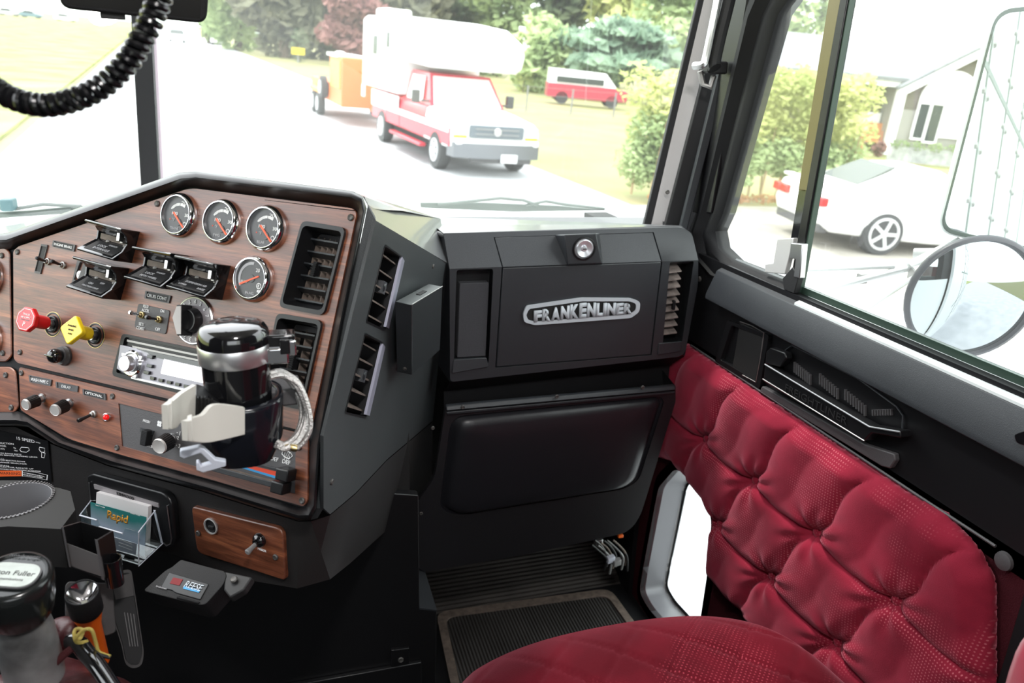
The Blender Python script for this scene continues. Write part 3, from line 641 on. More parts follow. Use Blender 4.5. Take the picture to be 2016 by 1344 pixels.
# ---------------------------------------------------------------- gauges
def gauge(cx, cy, kind, r=.0295, txt=()):
    o = DP.at(cx+6, cy-1, .003); n = DPN
    g = MB().lathe(o, n, [(r*.98, -.002), (r*1.02, .002), (r, .0055), (r*.93, .0085), (r*.885, .0105), (r*.84, .0105), (r*.82, .0075), (r*.80, .005)], 48, False, False).build('gauge', 'chrome', dash, ang=70)
    MB().lathe(o, n, [(r*.86, .0055), (r*.01, .0055)], 40, False, True).build('dial', 'dial', g)
    P = lambda a, q, h=.0058: o+DP.x*math.cos(math.radians(a))*r*q+DP.y*math.sin(math.radians(a))*r*q+n*h
    def arc(a0, a1, q0, q1, m, name='scale_arc'):
        k = 10; m_ = MB(); pts = [P(lerp(a0, a1, i/k), q1) for i in range(k+1)]+[P(lerp(a1, a0, i/k), q0) for i in range(k+1)]
        m_.prism(pts, n*.0002); m_.build(name, m, g)
    if kind == 'temp':
        for a in (150, 122, 94): arc(a, a-24, .42, .50, 'white') if a > 100 else None
        for a0, a1 in ((138, 118), (115, 92), (89, 60)): 
            k = 8; oo = o-DP.x*0+DP.y*-.0
            m_ = MB(); c0 = o+DP.x*r*.10+DP.y*r*-.12
            Q = lambda a, q: c0+DP.x*math.cos(math.radians(a))*r*q+DP.y*math.sin(math.radians(a))*r*q+n*.0058
            m_.prism([Q(lerp(a0, a1, i/k), .66) for i in range(k+1)]+[Q(lerp(a1, a0, i/k), .54) for i in range(k+1)], n*.0002); m_.build('scale_arc', 'white', g)
        A, B = P(158, .24), P(-50, .70)
        text('200', P(55, .68), DP.x, DP.y, 'white', g, height=r*.17, width=r*.42); text('300', P(2, .62), DP.x, DP.y, 'white', g, height=r*.15, width=r*.34)
        text('100', P(160, .15), DP.x, DP.y, 'white', g, height=r*.15, width=r*.34); text(txt[0], P(-98, .62), DP.x, DP.y, 'lgrey', g, height=r*.12)
        text('°F', P(-128, .30), DP.x, DP.y, 'lgrey', g, height=r*.14)
        d = MB().lathe(P(-150, .46), n, [(r*.035, 0), (r*.03, .0004)], 10).build('warning_dot', 'redp', g)
        MB().loft([circ(P(-38, .62), n, r*.10, 18), circ(P(-38, .62), n, r*.075, 18)], True, False, False).build('emblem', 'white', g)
    else:
        arc(86, 214, .60, .72, 'lgrey'); A, B = P(208, .66), P(20, .42)
        text('20', P(52, .50), DP.x, DP.y, 'white', g, height=r*.16); text('0 W', P(206, .40), DP.x, DP.y, 'white', g, height=r*.13)
        text('40', P(-46, .68), DP.x, DP.y, 'white', g, height=r*.13); text('IN.HG.', P(-88, .62), DP.x, DP.y, 'lgrey', g, height=r*.12)
        MB().loft([circ(P(-30, .52), n, r*.13, 18), circ(P(-30, .52), n, r*.10, 18)], True, False, False).build('emblem', 'white', g)
        text('VDO'[0:0]+'8', P(-30, .52), DP.x, DP.y, 'white', g, height=r*.12) 
    d = (B-A).normalized(); s = n.cross(d)
    MB().prism([A+s*.0011, A-s*.0011, B-s*.0009, B+s*.0009], n*.0014).build('needle', 'orange', g)
    hub = A if kind == 'temp' else lerp(A, B, .0)
    MB().lathe((P(-70, .35) if kind == 'temp' else P(0, .02))-n*.0002, n, [(r*.17, 0), (r*.16, .0011), (r*.02, .0012)], 20).build('hub_cover', 'dial', g)
    MB().lathe(o+n*.0088, n, [(r*.85, 0), (r*.84, .0003)], 40).build('lens', 'gaugeglass', g)
    return g
gauge(350, 425, 'temp', txt=('TRANS',)); gauge(434, 438, 'temp', txt=('FWD',)); gauge(521, 451, 'temp', txt=('REAR',)); gauge(495, 550, 'vac')
gauge(-24, 546, 'vac'); gauge(-26, 668, 'vac')
# ---------------------------------------------------------------- guarded switches
def guard(TL, TR, BR, BL, texts, lev, big=False):
    tl, tr, br, bl = [DP.at(*p, .003) for p in (TL, TR, BR, BL)]; n = DPN; H = .031
    def prof(t0, b0, k=0):
        # profile from top to bottom; open mouth between the two lips
        return [t0, t0+n*H*.95, lerp(t0, b0, .04)+n*H, lerp(t0, b0, .09)+n*H*.93, lerp(t0, b0, .16)+n*H*.42, lerp(t0, b0, .34)+n*.005, lerp(t0, b0, .52)+n*.004,
                lerp(t0, b0, .84)+n*H*.80, lerp(t0, b0, .93)+n*H, lerp(t0, b0, .99)+n*H*.97, b0]
    L, R_ = prof(tl, bl), prof(tr, br); k = (R_[0]-L[0]).normalized()
    shrink = lambda pr, dirv: [p+dirv*(0.007*max(0, 1-abs(i-5.5)/3)) for i, p in enumerate(pr)]
    mid = [lerp(a, b, .5) for a, b in zip(L, R_)]
    # body: floor and lips
    o = MB().loft([L, mid, R_], True, True, True).build('switch_guard', 'gloss', dash, bevel=.0008, ang=30)
    # right cheek: V-shaped wall closing the mouth half way
    for (a, b, f) in ((tr, br, -1), (tl, bl, 1)):
        c = [a, lerp(a, b, .05)+n*H*.98, lerp(a, b, .22)+n*H*.62, lerp(a, b, .45)+n*H*.48, lerp(a, b, .70)+n*H*.62, lerp(a, b, .93)+n*H, b]
        if f == 1: c = [a, a+n*H*.3, lerp(a, b, .5)+n*H*.2, b+n*H*.4, b]
        MB().prism(c, k*f*.0035).build('cheek', 'gloss', o, bevel=.0006)
    # label plate on the lower slope
    def Q(s, t):   # s across, t: 0 near lip 1 deep
        a, b = lerp(L[7], R_[7], s), lerp(L[6], R_[6], s); return lerp(a, b, t)
    nn = (Q(1, 0)-Q(0, 0)).cross(Q(0, 1)-Q(0, 0)).normalized()
    if nn.dot(n) < 0: nn = -nn
    MB().prism([Q(.12, -.12)+nn*.0006, Q(.90, -.12)+nn*.0006, Q(.90, .8)+nn*.0006, Q(.12, .8)+nn*.0006], nn*-.0008).build('label_plate', 'softblack', o)
    for (s_, t_, st, wd) in texts:
        text(st, Q(s_, t_)+nn*.0007, Q(1, 0)-Q(0, 0), Q(0, 1)-Q(0, 0), 'lgrey', o, width=wd)
    for s_ in (.33, .80):
        MB().lathe(Q(s_, .95)+nn*.0005, nn, [(.0033, 0), (.003, .001), (.001, .0016)], 14).build('rivet', 'steel', o)
    MB().prism([lerp(L[5], R_[5], .10)+n*.0008, lerp(L[5], R_[5], .92)+n*.0008, lerp(L[6], R_[6], .92)+n*.0008, lerp(L[6], R_[6], .10)+n*.0008], n*-.0006).build('guard_floor', 'dust', o)
    # rocker lever
    p = DP.at(*lev, .020); MB().box(p, DP.x*.0028, DP.y*.0058, n*.004).build('lever', 'silver', o, bevel=.0006)
    MB().box(p-n*.010-DP.y*.004, DP.x*.0026, DP.y*.004, n*.008).build('lever_stem', 'steel', o, bevel=.0006)
    return o
guard((205, 437), (276, 456), (260, 518), (189, 497), [(.50, .12, 'INTERAXLE', .030), (.42, .40, 'LOCK', .016), (.62, .62, 'UNLOCK', .016)], (237, 467))
guard((181, 508), (256, 528), (238, 591), (168, 569), [(.50, .12, 'TRACTION CONT', .032), (.40, .40, 'ON', .008), (.62, .62, 'OFF', .008)], (216, 539))
guard((297, 489), (372, 503), (353, 572), (280, 551), [(.50, .12, 'FIFTH WHEEL', .030), (.42, .40, 'LOCK', .015), (.62, .62, 'UNLOCK', .015)], (331, 521))
guard((379, 506), (455, 523), (438, 591), (362, 569), [(.52, .40, 'SUSPENSION AIR', .036), (.28, .12, 'LOWER', .013), (.75, .10, 'RAISE', .012)], (417, 541))
MB().prism(rp(DP.poly([(152, 512), (176, 512), (160, 560), (141, 556)], .006), .001), DPN*-.004, holes=[DP.poly([(157, 516), (166, 516), (152, 552), (145, 550)], .006)]).build('label_frame', 'dgrey', dash)
MB().lathe(DP.at(158, 541, .004), DPN, [(.0062, 0), (.006, .0015), (.0022, .0018), (.0018, .0010)], 20).build('indicator_light', mat('white lamp', (.8, .8, .82), .3), dash)
# ---------------------------------------------------------------- little label windows, toggles
def label(q, s, w_=.8, fr='dgrey', inner='rubber'):
    o = MB().prism(rp(DP.poly(q, .005), .001), DPN*-.004, holes=[[lerp(cen(DP.poly(q, .005)), p, .86) for p in DP.poly(q, .005)]]).build('label_frame', fr, dash)
    MB().prism([lerp(cen(DP.poly(q, .0038)), p, .87) for p in DP.poly(q, .0038)], DPN*-.002).build('label_strip', inner, o)
    P = DP.poly(q, .0042); a, b = lerp(P[0], P[3], .5), lerp(P[1], P[2], .5)
    if s: text(s, (a+b)/2, b-a, DP.y, 'white', o, width=(b-a).length*w_, height=(P[0]-P[3]).length*.42)
    return o
label([(104, 473), (148, 482), (145, 495), (102, 485)], 'ENGINE BRAKE')
label([(286, 572), (336, 582), (332, 597), (284, 587)], 'CRUIS CONT')
label([(56, 738), (101, 747), (99, 760), (58, 752)], 'WASH-WIPE C', inner='dgrey')
label([(109, 751), (153, 760), (152, 772), (110, 763)], 'DELAY', .42, inner='dgrey')
label([(162, 765), (207, 775), (208, 788), (163, 777)], 'OPTIONAL', .75)
label([(81, 480), (93, 482), (79, 539), (67, 537)], '')
def toggle(u, v, tu, tv, hgt=.022, r=.0022, nut=.0052, m='chrome', nm='steel', th=.003):
    o = DP.at(u, v, th); n = DPN
    t = MB().lathe(o, n, [(nut, 0), (nut, .003), (nut*.7, .0035), (nut*.66, .006), (nut*.45, .007)], 6 if nm != 'steel' else 20).build('toggle_switch', nm, dash, bevel=.0003)
    tip = DP.at(tu, tv, hgt+th); d = (tip-o).normalized()
    MB().lathe(o+n*.004, tip-o, [(r*.8, 0), (r, (tip-o).length*.6), (r*1.35, (tip-o).length*.85), (r*1.1, (tip-o).length*.98), (r*.4, (tip-o).length)], 14).build('lever', m, t)
    return t
toggle(96, 515, 77, 508, m='satin'); toggle(126, 522, 106, 514, m='satin')
pl_ = MB().prism(rp(DP.poly([(272, 597), (334, 611), (326, 658), (264, 644)], .0045), .004), DPN*-.002).build('cruise_plate', 'dgrey', dash, bevel=.0004)
toggle(281, 620, 260, 615, m='chrome', nm='brass', th=.005); toggle(315, 629, 292, 624, m='gloss', nm='brass', th=.005)
for s, u, v, w_ in (('RES/', 288, 603, .010), ('ACCEL', 287, 611, .014), ('SET/', 279, 638, .010), ('COAST', 277, 646, .015), ('ON', 320, 612, .007), ('OFF', 311, 648, .009)):
    text(s, DP.at(u, v, .0047), DP.x, DP.y, 'white', pl_, width=w_, height=.0042)
# temperature knob, big chrome dial
o = DP.at(385, 631, .003); R_ = .0325
kn = MB().lathe(o, DPN, [(R_, 0), (R_, .003), (R_*.96, .0045), (R_*.92, .0042)], 48, True, False).build('rotary_dial', 'silver', dash)
MB().lathe(o, DPN, [(R_*.93, .0040), (R_*.1, .0040)], 40, False, True).build('dial_face', mat('grey dial', (.20, .18, .19), .35), kn)
for k in range(16):
    a = 2*math.pi*k/16; c = o+(DP.x*math.cos(a)+DP.y*math.sin(a))*R_*.78+DPN*.0045
    text('87654321  123456'[k] if '87654321  123456'[k] != ' ' else '0', c, DP.x*math.sin(a)-DP.y*math.cos(a), DP.x*math.cos(a)+DP.y*math.sin(a), 'white', kn, height=R_*.17)
kc = o+DPN*.004
MB().lathe(kc, DPN, [(R_*.52, 0), (R_*.5, .006), (R_*.45, .012), (R_*.40, .012), (R_*.36, .010), (R_*.02, .008)], 32).build('knob_base', 'satin', kn)
kx = (DP.x*math.cos(math.radians(100))+DP.y*math.sin(math.radians(100))).normalized(); ky = DPN.cross(kx)
w1 = [kc+kx*R_*.62+ky*.002, kc+kx*R_*.12+ky*.010, kc-kx*R_*.62+ky*.002, kc-kx*R_*.62-ky*.006, kc+kx*R_*.62-ky*.006]
MB().prism([p+DPN*.020+ky*.006 for p in w1], DPN*-.019).build('pointer_grip', 'satin', kn, bevel=.0012)
MB().prism([p+DPN*.0204+ky*.006 for p in [lerp(cen(w1), q, .9) for q in w1]], DPN*-.0006).build('grip_face', mat('pale grey facet', (.40, .38, .37), .5), kn)
# brake valves
def valve(u, v, hu, hv, sides, m, r_h, lines, rot, hgt=.048):
    o = DP.at(u, v, .003); n = DPN; par = dash
    b = MB().lathe(o, n, [(.0165, -.004), (.0175, .0008), (.0155, .001), (.014, -.003), (.0125, -.003), (.0125, .003), (.0105, .0035), (.008, .001), (.0065, .001), (.0065, .007), (.0055, .007)], 36).build('brake_valve', 'satin', par)
    MB().lathe(o, n, [(.0185, 0), (.0182, .0006), (.0168, .0006)], 36, False, False).build('valve_ring', 'brass', b)
    MB().lathe(o, n, [(.0068, .002), (.0068, .008), (.0058, .008)], 24).build('collar', 'silver', b)
    tip = DP.at(hu, hv, hgt); d = (tip-o).normalized(); L = (tip-o).length
    MB().lathe(o+d*.012, d, [(.0094, 0), (.0098, .002), (.0102, L-.018)], 22).build('stem', m, b, bevel=.0006)
    MB().lathe(o, d, [(.0045, .002), (.0045, .016)], 14).build('shaft', 'steel', b)
    x = (DP.x*math.cos(rot)+DP.y*math.sin(rot)); x = (x-d*x.dot(d)).normalized(); y = d.cross(x)
    pts = [tip+x*r_h*math.cos(2*math.pi*(k+.5)/sides)+y*r_h*math.sin(2*math.pi*(k+.5)/sides) for k in range(sides)]
    k_ = MB().prism(rp(pts, .0045 if sides == 4 else .001), d*-.0075).build('knob', m, b, bevel=.0014, seg=3)
    xx = (DP.x-d*DP.x.dot(d)).normalized(); yy = d.cross(xx)
    for s, dy, w_, mm in lines: text(s, tip+yy*dy+d*.0001, xx, yy, mm, b, width=w_, depth=.0004)
    if sides == 8:
        MB().prism(rp([tip+(p-tip)*.86+d*.0004 for p in pts], .001), d*-.0004, holes=[[tip+(p-tip)*.82+d*.0004 for p in pts]]).build('knob_border', 'white', b)
    return b
valve(104, 638, 50, 628, 8, 'red', .0185, [('TRAILER', .007, .0135, 'white'), ('AIR SUPPLY', .0025, .0185, 'white'), ('PUSH TO SUPPLY', -.001, .0165, 'lgrey'), ('P', -.007, .004, 'white')], 0)
valve(188, 660, 140, 649, 4, 'yellow', .0215, [('PARKING', .0055, .015, 'rubber'), ('BRAKE', 0, .0095, 'rubber'), ('PUSH', -.0055, .0065, 'rubber')], math.radians(45+0), hgt=.044)
# round push knob under the valves
o = DP.at(128, 700, .003); kb = MB().lathe(o, DPN, [(.0145, 0), (.0145, .003), (.013, .005), (.0125, .008)], 32).build('headlamp_knob', 'dgrey', dash)
MB().lathe(o+DPN*.008, DPN, [(.0085, 0), (.0105, .006), (.0105, .010), (.009, .014), (.005, .017), (.001, .018)], 28).build('knob_cap', 'gloss', kb)
MB().box(o+DPN*.024, DP.x*.009, DP.y*.0012, DPN*.002).build('grip_ridge', 'gloss', kb, bevel=.0006)
# push knobs of wiper + heater
def knob(u, v, tu, tv, L=.028, r=.0088, stem=.0055, th=.003):
    o = DP.at(u, v, th); tip = DP.at(tu, tv, L+th); d = (tip-o).normalized(); LL = (tip-o).length
    k = MB()
    n = 48; x = d.orthogonal().normalized(); y = d.cross(x)
    rg = lambda h, rr, f: [o+d*h+(x*math.cos(2*math.pi*i/n)+y*math.sin(2*math.pi*i/n))*(rr*(1-(f*.06 if i % 2 else 0))) for i in range(n)]
    k.loft([rg(LL*.30, r*.9, 0), rg(LL*.34, r*1.05, 1), rg(LL*.88, r*1.0, 1), rg(LL*.9, r*.97, 0)]); kk = k.build('rotary_knob', 'satin', dash, ang=20)
    MB().lathe(o, d, [(stem*1.3, 0), (stem*1.3, .002), (stem, .0025), (stem, LL*.32)], 20).build('knob_stem', 'silver', kk)
    MB().lathe(o, d, [(r*.93, LL*.86), (r*.93, LL*.93), (r*.86, LL), (r*.80, LL*.985), (r*.02, LL*.985)], 32).build('knob_cap', 'capsilver', kk)
    return kk
knob(84, 783, 49, 797); knob(138, 793, 107, 808, r=.0092)
toggle(186, 815, 158, 828, m='satin', r=.0024)
l_ = MB().lathe(DP.at(211, 821, .003), DPN, [(.0062, 0), (.006, .003), (.0046, .0035), (.0042, .002)], 22).build('warning_light', 'silver', dash)
MB().ball(DP.at(209, 821, .008), .0042, .0042, .0042).build('red_lens', mat('red lamp lens', (.75, .01, .01), .15, emit=((1, .02, .02), .35)), l_)
# heater control plate
HPx = [(230, 792), (585, 880), (584, 975), (237, 880)]
hp = MB().prism(rp(DP.poly(HPx, .0015), .002), DPN*-.006).build('heater_control', 'dgrey', dash, bevel=.0005)
ht = lambda s, u, v, w_, h_=None: text(s, DP.at(u, v, .0018), DP.x, DP.y, 'white', hp, width=w_, height=h_)
ht('FRESH', 289, 829, .013); ht('RECIRC', 297, 878, .016); ht('OFF', 329, 838, .010); ht('· 1', 352, 852, .006); ht('· 2', 349, 861, .006); ht('· 3', 351, 877, .007)
ht('B/DEF', 537, 902, .018); ht('DEF', 564, 909, .012)
MB().box(DP.at(289, 861, .006), DP.x*.0055, DP.y*.0105, DPN*.006).build('air_rocker', 'softblack', hp, bevel=.001)
MB().prism(DP.poly([(276, 842), (302, 848), (300, 856), (275, 850)], .0035), DPN*-.003).build('rocker_hinge', 'blackside', hp)
fn = MB()
for k in range(4):
    a = math.pi/4+k*math.pi/2; fn.lathe(DP.at(314, 834, .0018)+(DP.x*math.cos(a)+DP.y*math.sin(a))*.0026, DPN, [(.0021, 0), (.002, .0004)], 12)
fn.build('fan_symbol', 'white', hp)
kb = knob(341, 862, 312, 879, L=.028, r=.0112); 
dm = MB(); 
for rr_, a0, a1 in ((.0062, 30, 150),):
    pass
dm.tube([DP.at(*p, .002) for p in [(555, 893), (557, 888), (565, 887), (573, 892), (576, 897), (569, 903), (560, 899), (555, 893)]], .0006, 5)
for u in (561, 565, 569): dm.tube([DP.at(u+1, 889+((u-561)*.2), .002), DP.at(u-.5, 894+((u-561)*.2), .002), DP.at(u+1, 899+((u-561)*.2), .002), DP.at(u-1, 904, .002)], .0005, 5)
dm.build('defrost_symbol', 'white', hp)
MB().prism(DP.poly([(440, 903), (552, 930), (550, 939), (440, 907)], .0022), DPN*-.001).build('hot_band', 'redp', hp)
MB().prism(DP.poly([(430, 904), (550, 939), (550, 944), (430, 907)], .0024), DPN*-.001).build('cold_band', 'blue', hp)
for v_ in ((520, 903, 556, 912), ):
    pass
sl = MB(); sl.prism(DP.poly([(400, 885), (560, 925), (560, 930), (400, 889)], .004), DPN*-.003); sl.prism(DP.poly([(400, 912), (560, 955), (560, 966), (400, 922)], .0045), DPN*-.003)
sl.build('slider_tracks', 'blackside', hp, bevel=.0006)
sl = MB(); sl.prism(DP.poly([(400, 908), (560, 951), (560, 955), (400, 911)], .003), DPN*-.001); sl.build('slider_slots', 'dust', hp)
for (u, v) in ((563, 933), (553, 958)):
    c = DP.at(u, v, .012); MB().box(c, DP.x*.0095, DP.y*.0075, DPN*.009).build('slider_knob', 'satin', hp, bevel=.0018, seg=3)
# ---------------------------------------------------------------- small wood plate on the console front
WP = [(378, 998), (545, 1040), (557, 1052), (561, 1132), (548, 1141), (395, 1092), (384, 1080), (375, 1008)]
wp = MB().prism(rp(CP.poly([(376, 996), (556, 1041), (562, 1144), (387, 1088)], .007), [.008, .012, .008, .012]), CPN*-.008).build('accessory_plate', 'wood', dash, bevel=.0022, seg=3)
o = CP.at(416, 1035, .007); lt = MB().lathe(o, CPN, [(.0118, 0), (.0118, .002), (.0102, .0025), (.0098, .001), (.0098, -.006)], 32, False, False).build('lighter_socket', 'capsilver', wp)
MB().lathe(o, CPN, [(.0100, .0003), (.008, .0006), (.0075, .0002), (.001, .0002)], 24, False).build('socket_inside', 'softblack', wp)
MB().box(o+CP.x*.001+CPN*.002, CP.x*.004+CP.y*.0005, CP.y*.0012, CPN*.001).build('socket_clip', 'silver', wp)
for u, v in ((391, 1049), (543, 1096)): screw(CP.at(u, v, .007), CPN, .0042, wp)
o = CP.at(512, 1062, .007); MB().lathe(o, CPN, [(.0098, 0), (.0098, .003), (.008, .006), (.0045, .008), (.004, .010)], 28).build('switch_boot', 'gloss', wp)
tip = CP.at(486, 1088, .032); MB().lathe(o, tip-o, [(.0026, .004), (.0032, (tip-o).length*.7), (.0042, (tip-o).length*.95), (.003, (tip-o).length)], 16).build('switch_lever', 'grey', wp)
text('MIRROR', CP.at(516, 1082, .0072), CP.x, CP.y, 'white', wp, width=.014, height=.003)

# ================================================================== passenger dash section (glove box)
gb = thing('glove_compartment', 'black passenger dash section with badge, round lock and speaker slot', 'glove compartment', Matrix.Translation(V((.57, 1.40, .74))))
g = lambda u, v, h=0: GP.at(u, v, h)
topk = [(889, 529), (1376, 512)]
zt = g(990, 526).z
UPn = V((0, -math.cos(math.radians(32)), math.sin(math.radians(32)))); UPP = PL((0, 1.40, zt), UPn)
u_ = lambda a, b, h=0: UPP.at(a, b, h)
fl = rp([g(885, 529), g(1375, 512), g(1374, 560), g(1348, 701), g(886, 752)], [0, 0, .01, .02, .01])
door_h = [g(988, 526), g(1304, 514), g(1283, 699), g(975, 724)]
doorU = [u_(972, 467), u_(1287, 457), g(1304, 514), g(988, 526)]
spk = rp([g(899, 531), g(971, 529), g(962, 715), g(893, 733)], .006)
vnt = rp([g(1319, 516), g(1366, 514), g(1343, 672), g(1305, 676)], .004)
sides_back = V((0, .30, 0))
body = MB()
body.prism(fl, (0, .03, 0), holes=[spk, vnt, [p for p in door_h]]); body.build('housing', 'blackside', gb, bevel=.004, seg=3, ang=40)
upo = rp([u_(873, 459), u_(1340, 447), u_(1362, 458), g(1375, 512), g(885, 529)], [.002, .01, .01, 0, 0])
MB().prism(upo, UPn*-.02, holes=[[u_(972, 467), u_(1287, 457), g(1303.9, 513.8), g(988.1, 525.6)]]).build('upper_housing', 'blackside', gb, bevel=.002)
tl3, tr3 = u_(873, 459), u_(1340, 447)
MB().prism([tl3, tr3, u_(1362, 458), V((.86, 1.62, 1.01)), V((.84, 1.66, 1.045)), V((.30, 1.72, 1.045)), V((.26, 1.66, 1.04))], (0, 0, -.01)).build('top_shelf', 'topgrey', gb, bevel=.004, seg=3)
rs = [u_(1362, 458), g(1375, 512), g(1374, 560), g(1348, 701)]
MB().loft([rs, [p+V((.003, .22, 0)) for p in rs]], False, False, False).build('right_side', 'blackside', gb)
ls = [u_(873, 459), g(885, 529), g(886, 752)]
MB().loft([ls, [p+V((-.01, .25, 0)) for p in ls]], False, False, False).build('left_side', 'blackside', gb)
MB().loft([[g(886, 752), g(1348, 701)], [g(886, 752)+V((0, .06, -.045)), g(1348, 701)+V((0, .06, -.045))], [g(886, 752)+V((0, .06, -.2)), g(1348, 701)+V((0, .06, -.2))]], False, False, False).build('underside', 'softblack', gb)
# lid
inset = lambda pts, d: [p+(cen(pts)-p).normalized()*d for p in pts]
lid = MB().prism(inset(door_h, .0025), (0, .012, 0)).build('glove_box_lid', 'blackside', gb, bevel=.002)
MB().prism(inset(doorU, .0022)[:2]+[g(1302, 514.5), g(990, 526)], UPn*-.012).build('lid_top', 'blackside', lid, bevel=.0012)
MB().prism([p+V((0, .02, 0)) for p in rp(door_h, .004)], (0, .004, 0)).build('lid_gap', 'flat', gb)
MB().prism([p-UPn*.02 for p in doorU], UPn*-.002).build('lid_gap_top', 'flat', gb)
# lock boss
bs = [g(1111, 462, .012), g(1174, 459, .012), g(1184, 518, .010), g(1117, 521, .010)]
bsb = [u_(1093, 462, 0), u_(1180, 459, 0), g(1187, 520, 0), g(1117, 523, 0)]
bm_ = MB().loft([bsb, bs], True, False, True).build('lock_boss', 'blackside', lid, bevel=.002)
bn = (bs[1]-bs[0]).cross(bs[3]-bs[0]).normalized(); bn = bn if bn.dot(V((0, -1, 0))) > 0 else -bn
lo_ = hit(1150, 489, bs[0]+bn*.0002, bn)
MB().lathe(lo_, bn, [(.0245, 0), (.0240, .0025), (.0215, .003), (.0205, -.004)], 40, False, False).build('lock_bezel', 'satin', lid)
MB().lathe(lo_, bn, [(.0208, 0), (.0175, .003), (.0165, .004), (.008, .0015), (.006, .0008), (.0055, .0035), (.001, .004)], 40, False).build('lock_cylinder', mat('satin chrome lock', (.75, .76, .80), .30, .7), lid)
MB().box(lo_+bn*.0045, V((.0035, 0, 0)), V((0, 0, .0008)), bn*.0006).build('key_slot', 'rubber', lid)
# badge
def bd(s_): return [lerp(g(1146, 614, .004), g(u, v, .004), s_) for u, v in [(1031, 618), (1040, 606), (1145, 587), (1240, 588), (1260, 599), (1256, 616), (1240, 625), (1053, 639), (1036, 633)]]
bo = rp([g(u, v, .005) for u, v in [(1030, 618), (1036, 602), (1145, 586), (1242, 587), (1261, 594), (1259, 614), (1242, 626), (1053, 640), (1032, 634)]], [.004, .006, .006, .006, .008, .008, .006, .006, .006], 5)
bi = rp([g(u, v, .005) for u, v in [(1036, 620), (1042, 608), (1146, 593), (1240, 593), (1253, 598), (1252, 611), (1239, 619), (1054, 633), (1040, 630)]], [.004, .005, .005, .005, .006, .006, .005, .005, .005], 5)
bg_ = MB().prism(bo, (0, .004, 0), holes=[bi]).build('badge', 'grey', gb, bevel=.0008); bg_.data.materials[0] = mat('badge light grey', (.50, .54, .58), .4); M['badge'] = bg_.data.materials[0]
MB().prism([p+V((0, .0022, 0)) for p in bi], (0, .001, 0)).build('badge_ground', 'flat', bg_)
# letters grow towards the middle like on the badge
word = 'FRANKENLINER'; x0, x1 = 1050, 1244
wd_ = [1, 1.06, 1.12, 1.1, 1.1, .92, 1.1, .84, .42, 1.1, .92, 1.02]; tot = sum(wd_); cx_ = x0
for ch, ww in zip(word, wd_):
    ww = ww*(x1-x0)/tot; m_ = cx_+ww/2; t = (m_-x0)/(x1-x0)
    vb = lerp(634, 616.5, t); vt = lerp(612, 595, min(1, t/.52)) if t < .52 else lerp(595.5, 596.5, (t-.52)/.48)
    pa, pb_ = g(m_-ww*.5, (vb+vt)/2, .0035), g(m_+ww*.5, (vb+vt)/2, .0035); hh = (g(m_, vt, .0035)-g(m_, vb, .0035)).length
    text(ch, (pa+pb_)/2, V((1, 0, .02)), V((.06, 0, 1)), 'badge', bg_, width=(pb_-pa).length*.93, height=hh, depth=.003, font_w=.062)
    cx_ += ww
# speaker slot
MB().loft([spk, [p+V((0, .025, 0)) for p in spk]], True, False, True).build('speaker_recess', 'softblack', gb)
MB().prism(rp([g(905, 558, -.006), g(963, 556, -.006), g(956, 701, -.004), g(900, 704, -.004)], .003), (0, .02, 0)).build('speaker_grille', mat('dark foam grille', (.055, .055, .062), .9, bump=.8, bscale=1500), gb, bevel=.0015)
MB().prism(rp([g(893, 708, .001), g(958, 704, .001), g(962, 722, .004), g(890, 735, .004)], .003), (0, .01, 0)).build('slot_lip', 'blackside', gb, bevel=.002)
# vent at right
ov = MB().loft([vnt, [p+V((0, .05, 0)) for p in vnt]], True, False, True).build('air_vent', 'softblack', gb)
lv = MB()
for k in range(9):
    t = (k+.5)/9.6; a, b = g(lerp(1318, 1305, t), lerp(530, 676, t)), g(lerp(1345, 1334, t), lerp(528, 674, t))
    lv.prism([a+V((0, .006, 0)), b+V((0, .006, .002)), b+V((0, .030, .011)), a+V((0, .03, .008))], (0, 0, -.0025))
lv.build('louvres', mat('dusty louvre', (.20, .165, .15), .7, var=.4, vscale=70), ov)
MB().box(g(1326, 600, -.006), V((.003, 0, 0)), V((0, .004, 0)), V((0, 0, .010))).build('thumb_slider', 'softblack', ov, bevel=.001)
MB().prism(rp([g(1297, 676, .002), g(1343, 672, .002), g(1341, 692, .003), g(1295, 699, .003)], .002), (0, .006, 0)).build('vent_lip', 'blackside', gb, bevel=.0015)
# ================================================================== knee panel below
KPn = V((0, -math.cos(math.radians(3)), -math.sin(math.radians(3)))).normalized(); KP = PL((0, 1.385, .7), KPn)
kk = lambda u, v, h=0: KP.at(u, v, h)
kp = thing('knee_panel', 'black vinyl knee panel with padded rectangle under the glove compartment', 'panel', Matrix.Translation(V((.53, 1.4, .32))))
KO = [(878, 800), (1330, 760), (1330, 790), (1262, 1012), (1247, 1036), (1228, 1050), (1040, 1090), (838, 1126), (824, 1118), (824, 985), (856, 940)]
pad_o = [(888, 820), (1300, 780), (1308, 790), (1258, 945), (1232, 962), (895, 1016), (866, 1000), (868, 975)]
MB().prism(rp([kk(*p) for p in KO], [.004, .006, .01, .03, .02, .02, 0, .01, .004, .004, .02]), KPn*-.012, holes=[rp([kk(*p) for p in pad_o], [.03, .02, .02, .03, .03, .02, .03, .01])]).build('panel', 'black', kp, bevel=.002)
PO = rp([kk(*p) for p in pad_o], [.03, .02, .02, .03, .03, .02, .03, .01], 6); pc = cen(PO)
rings = []
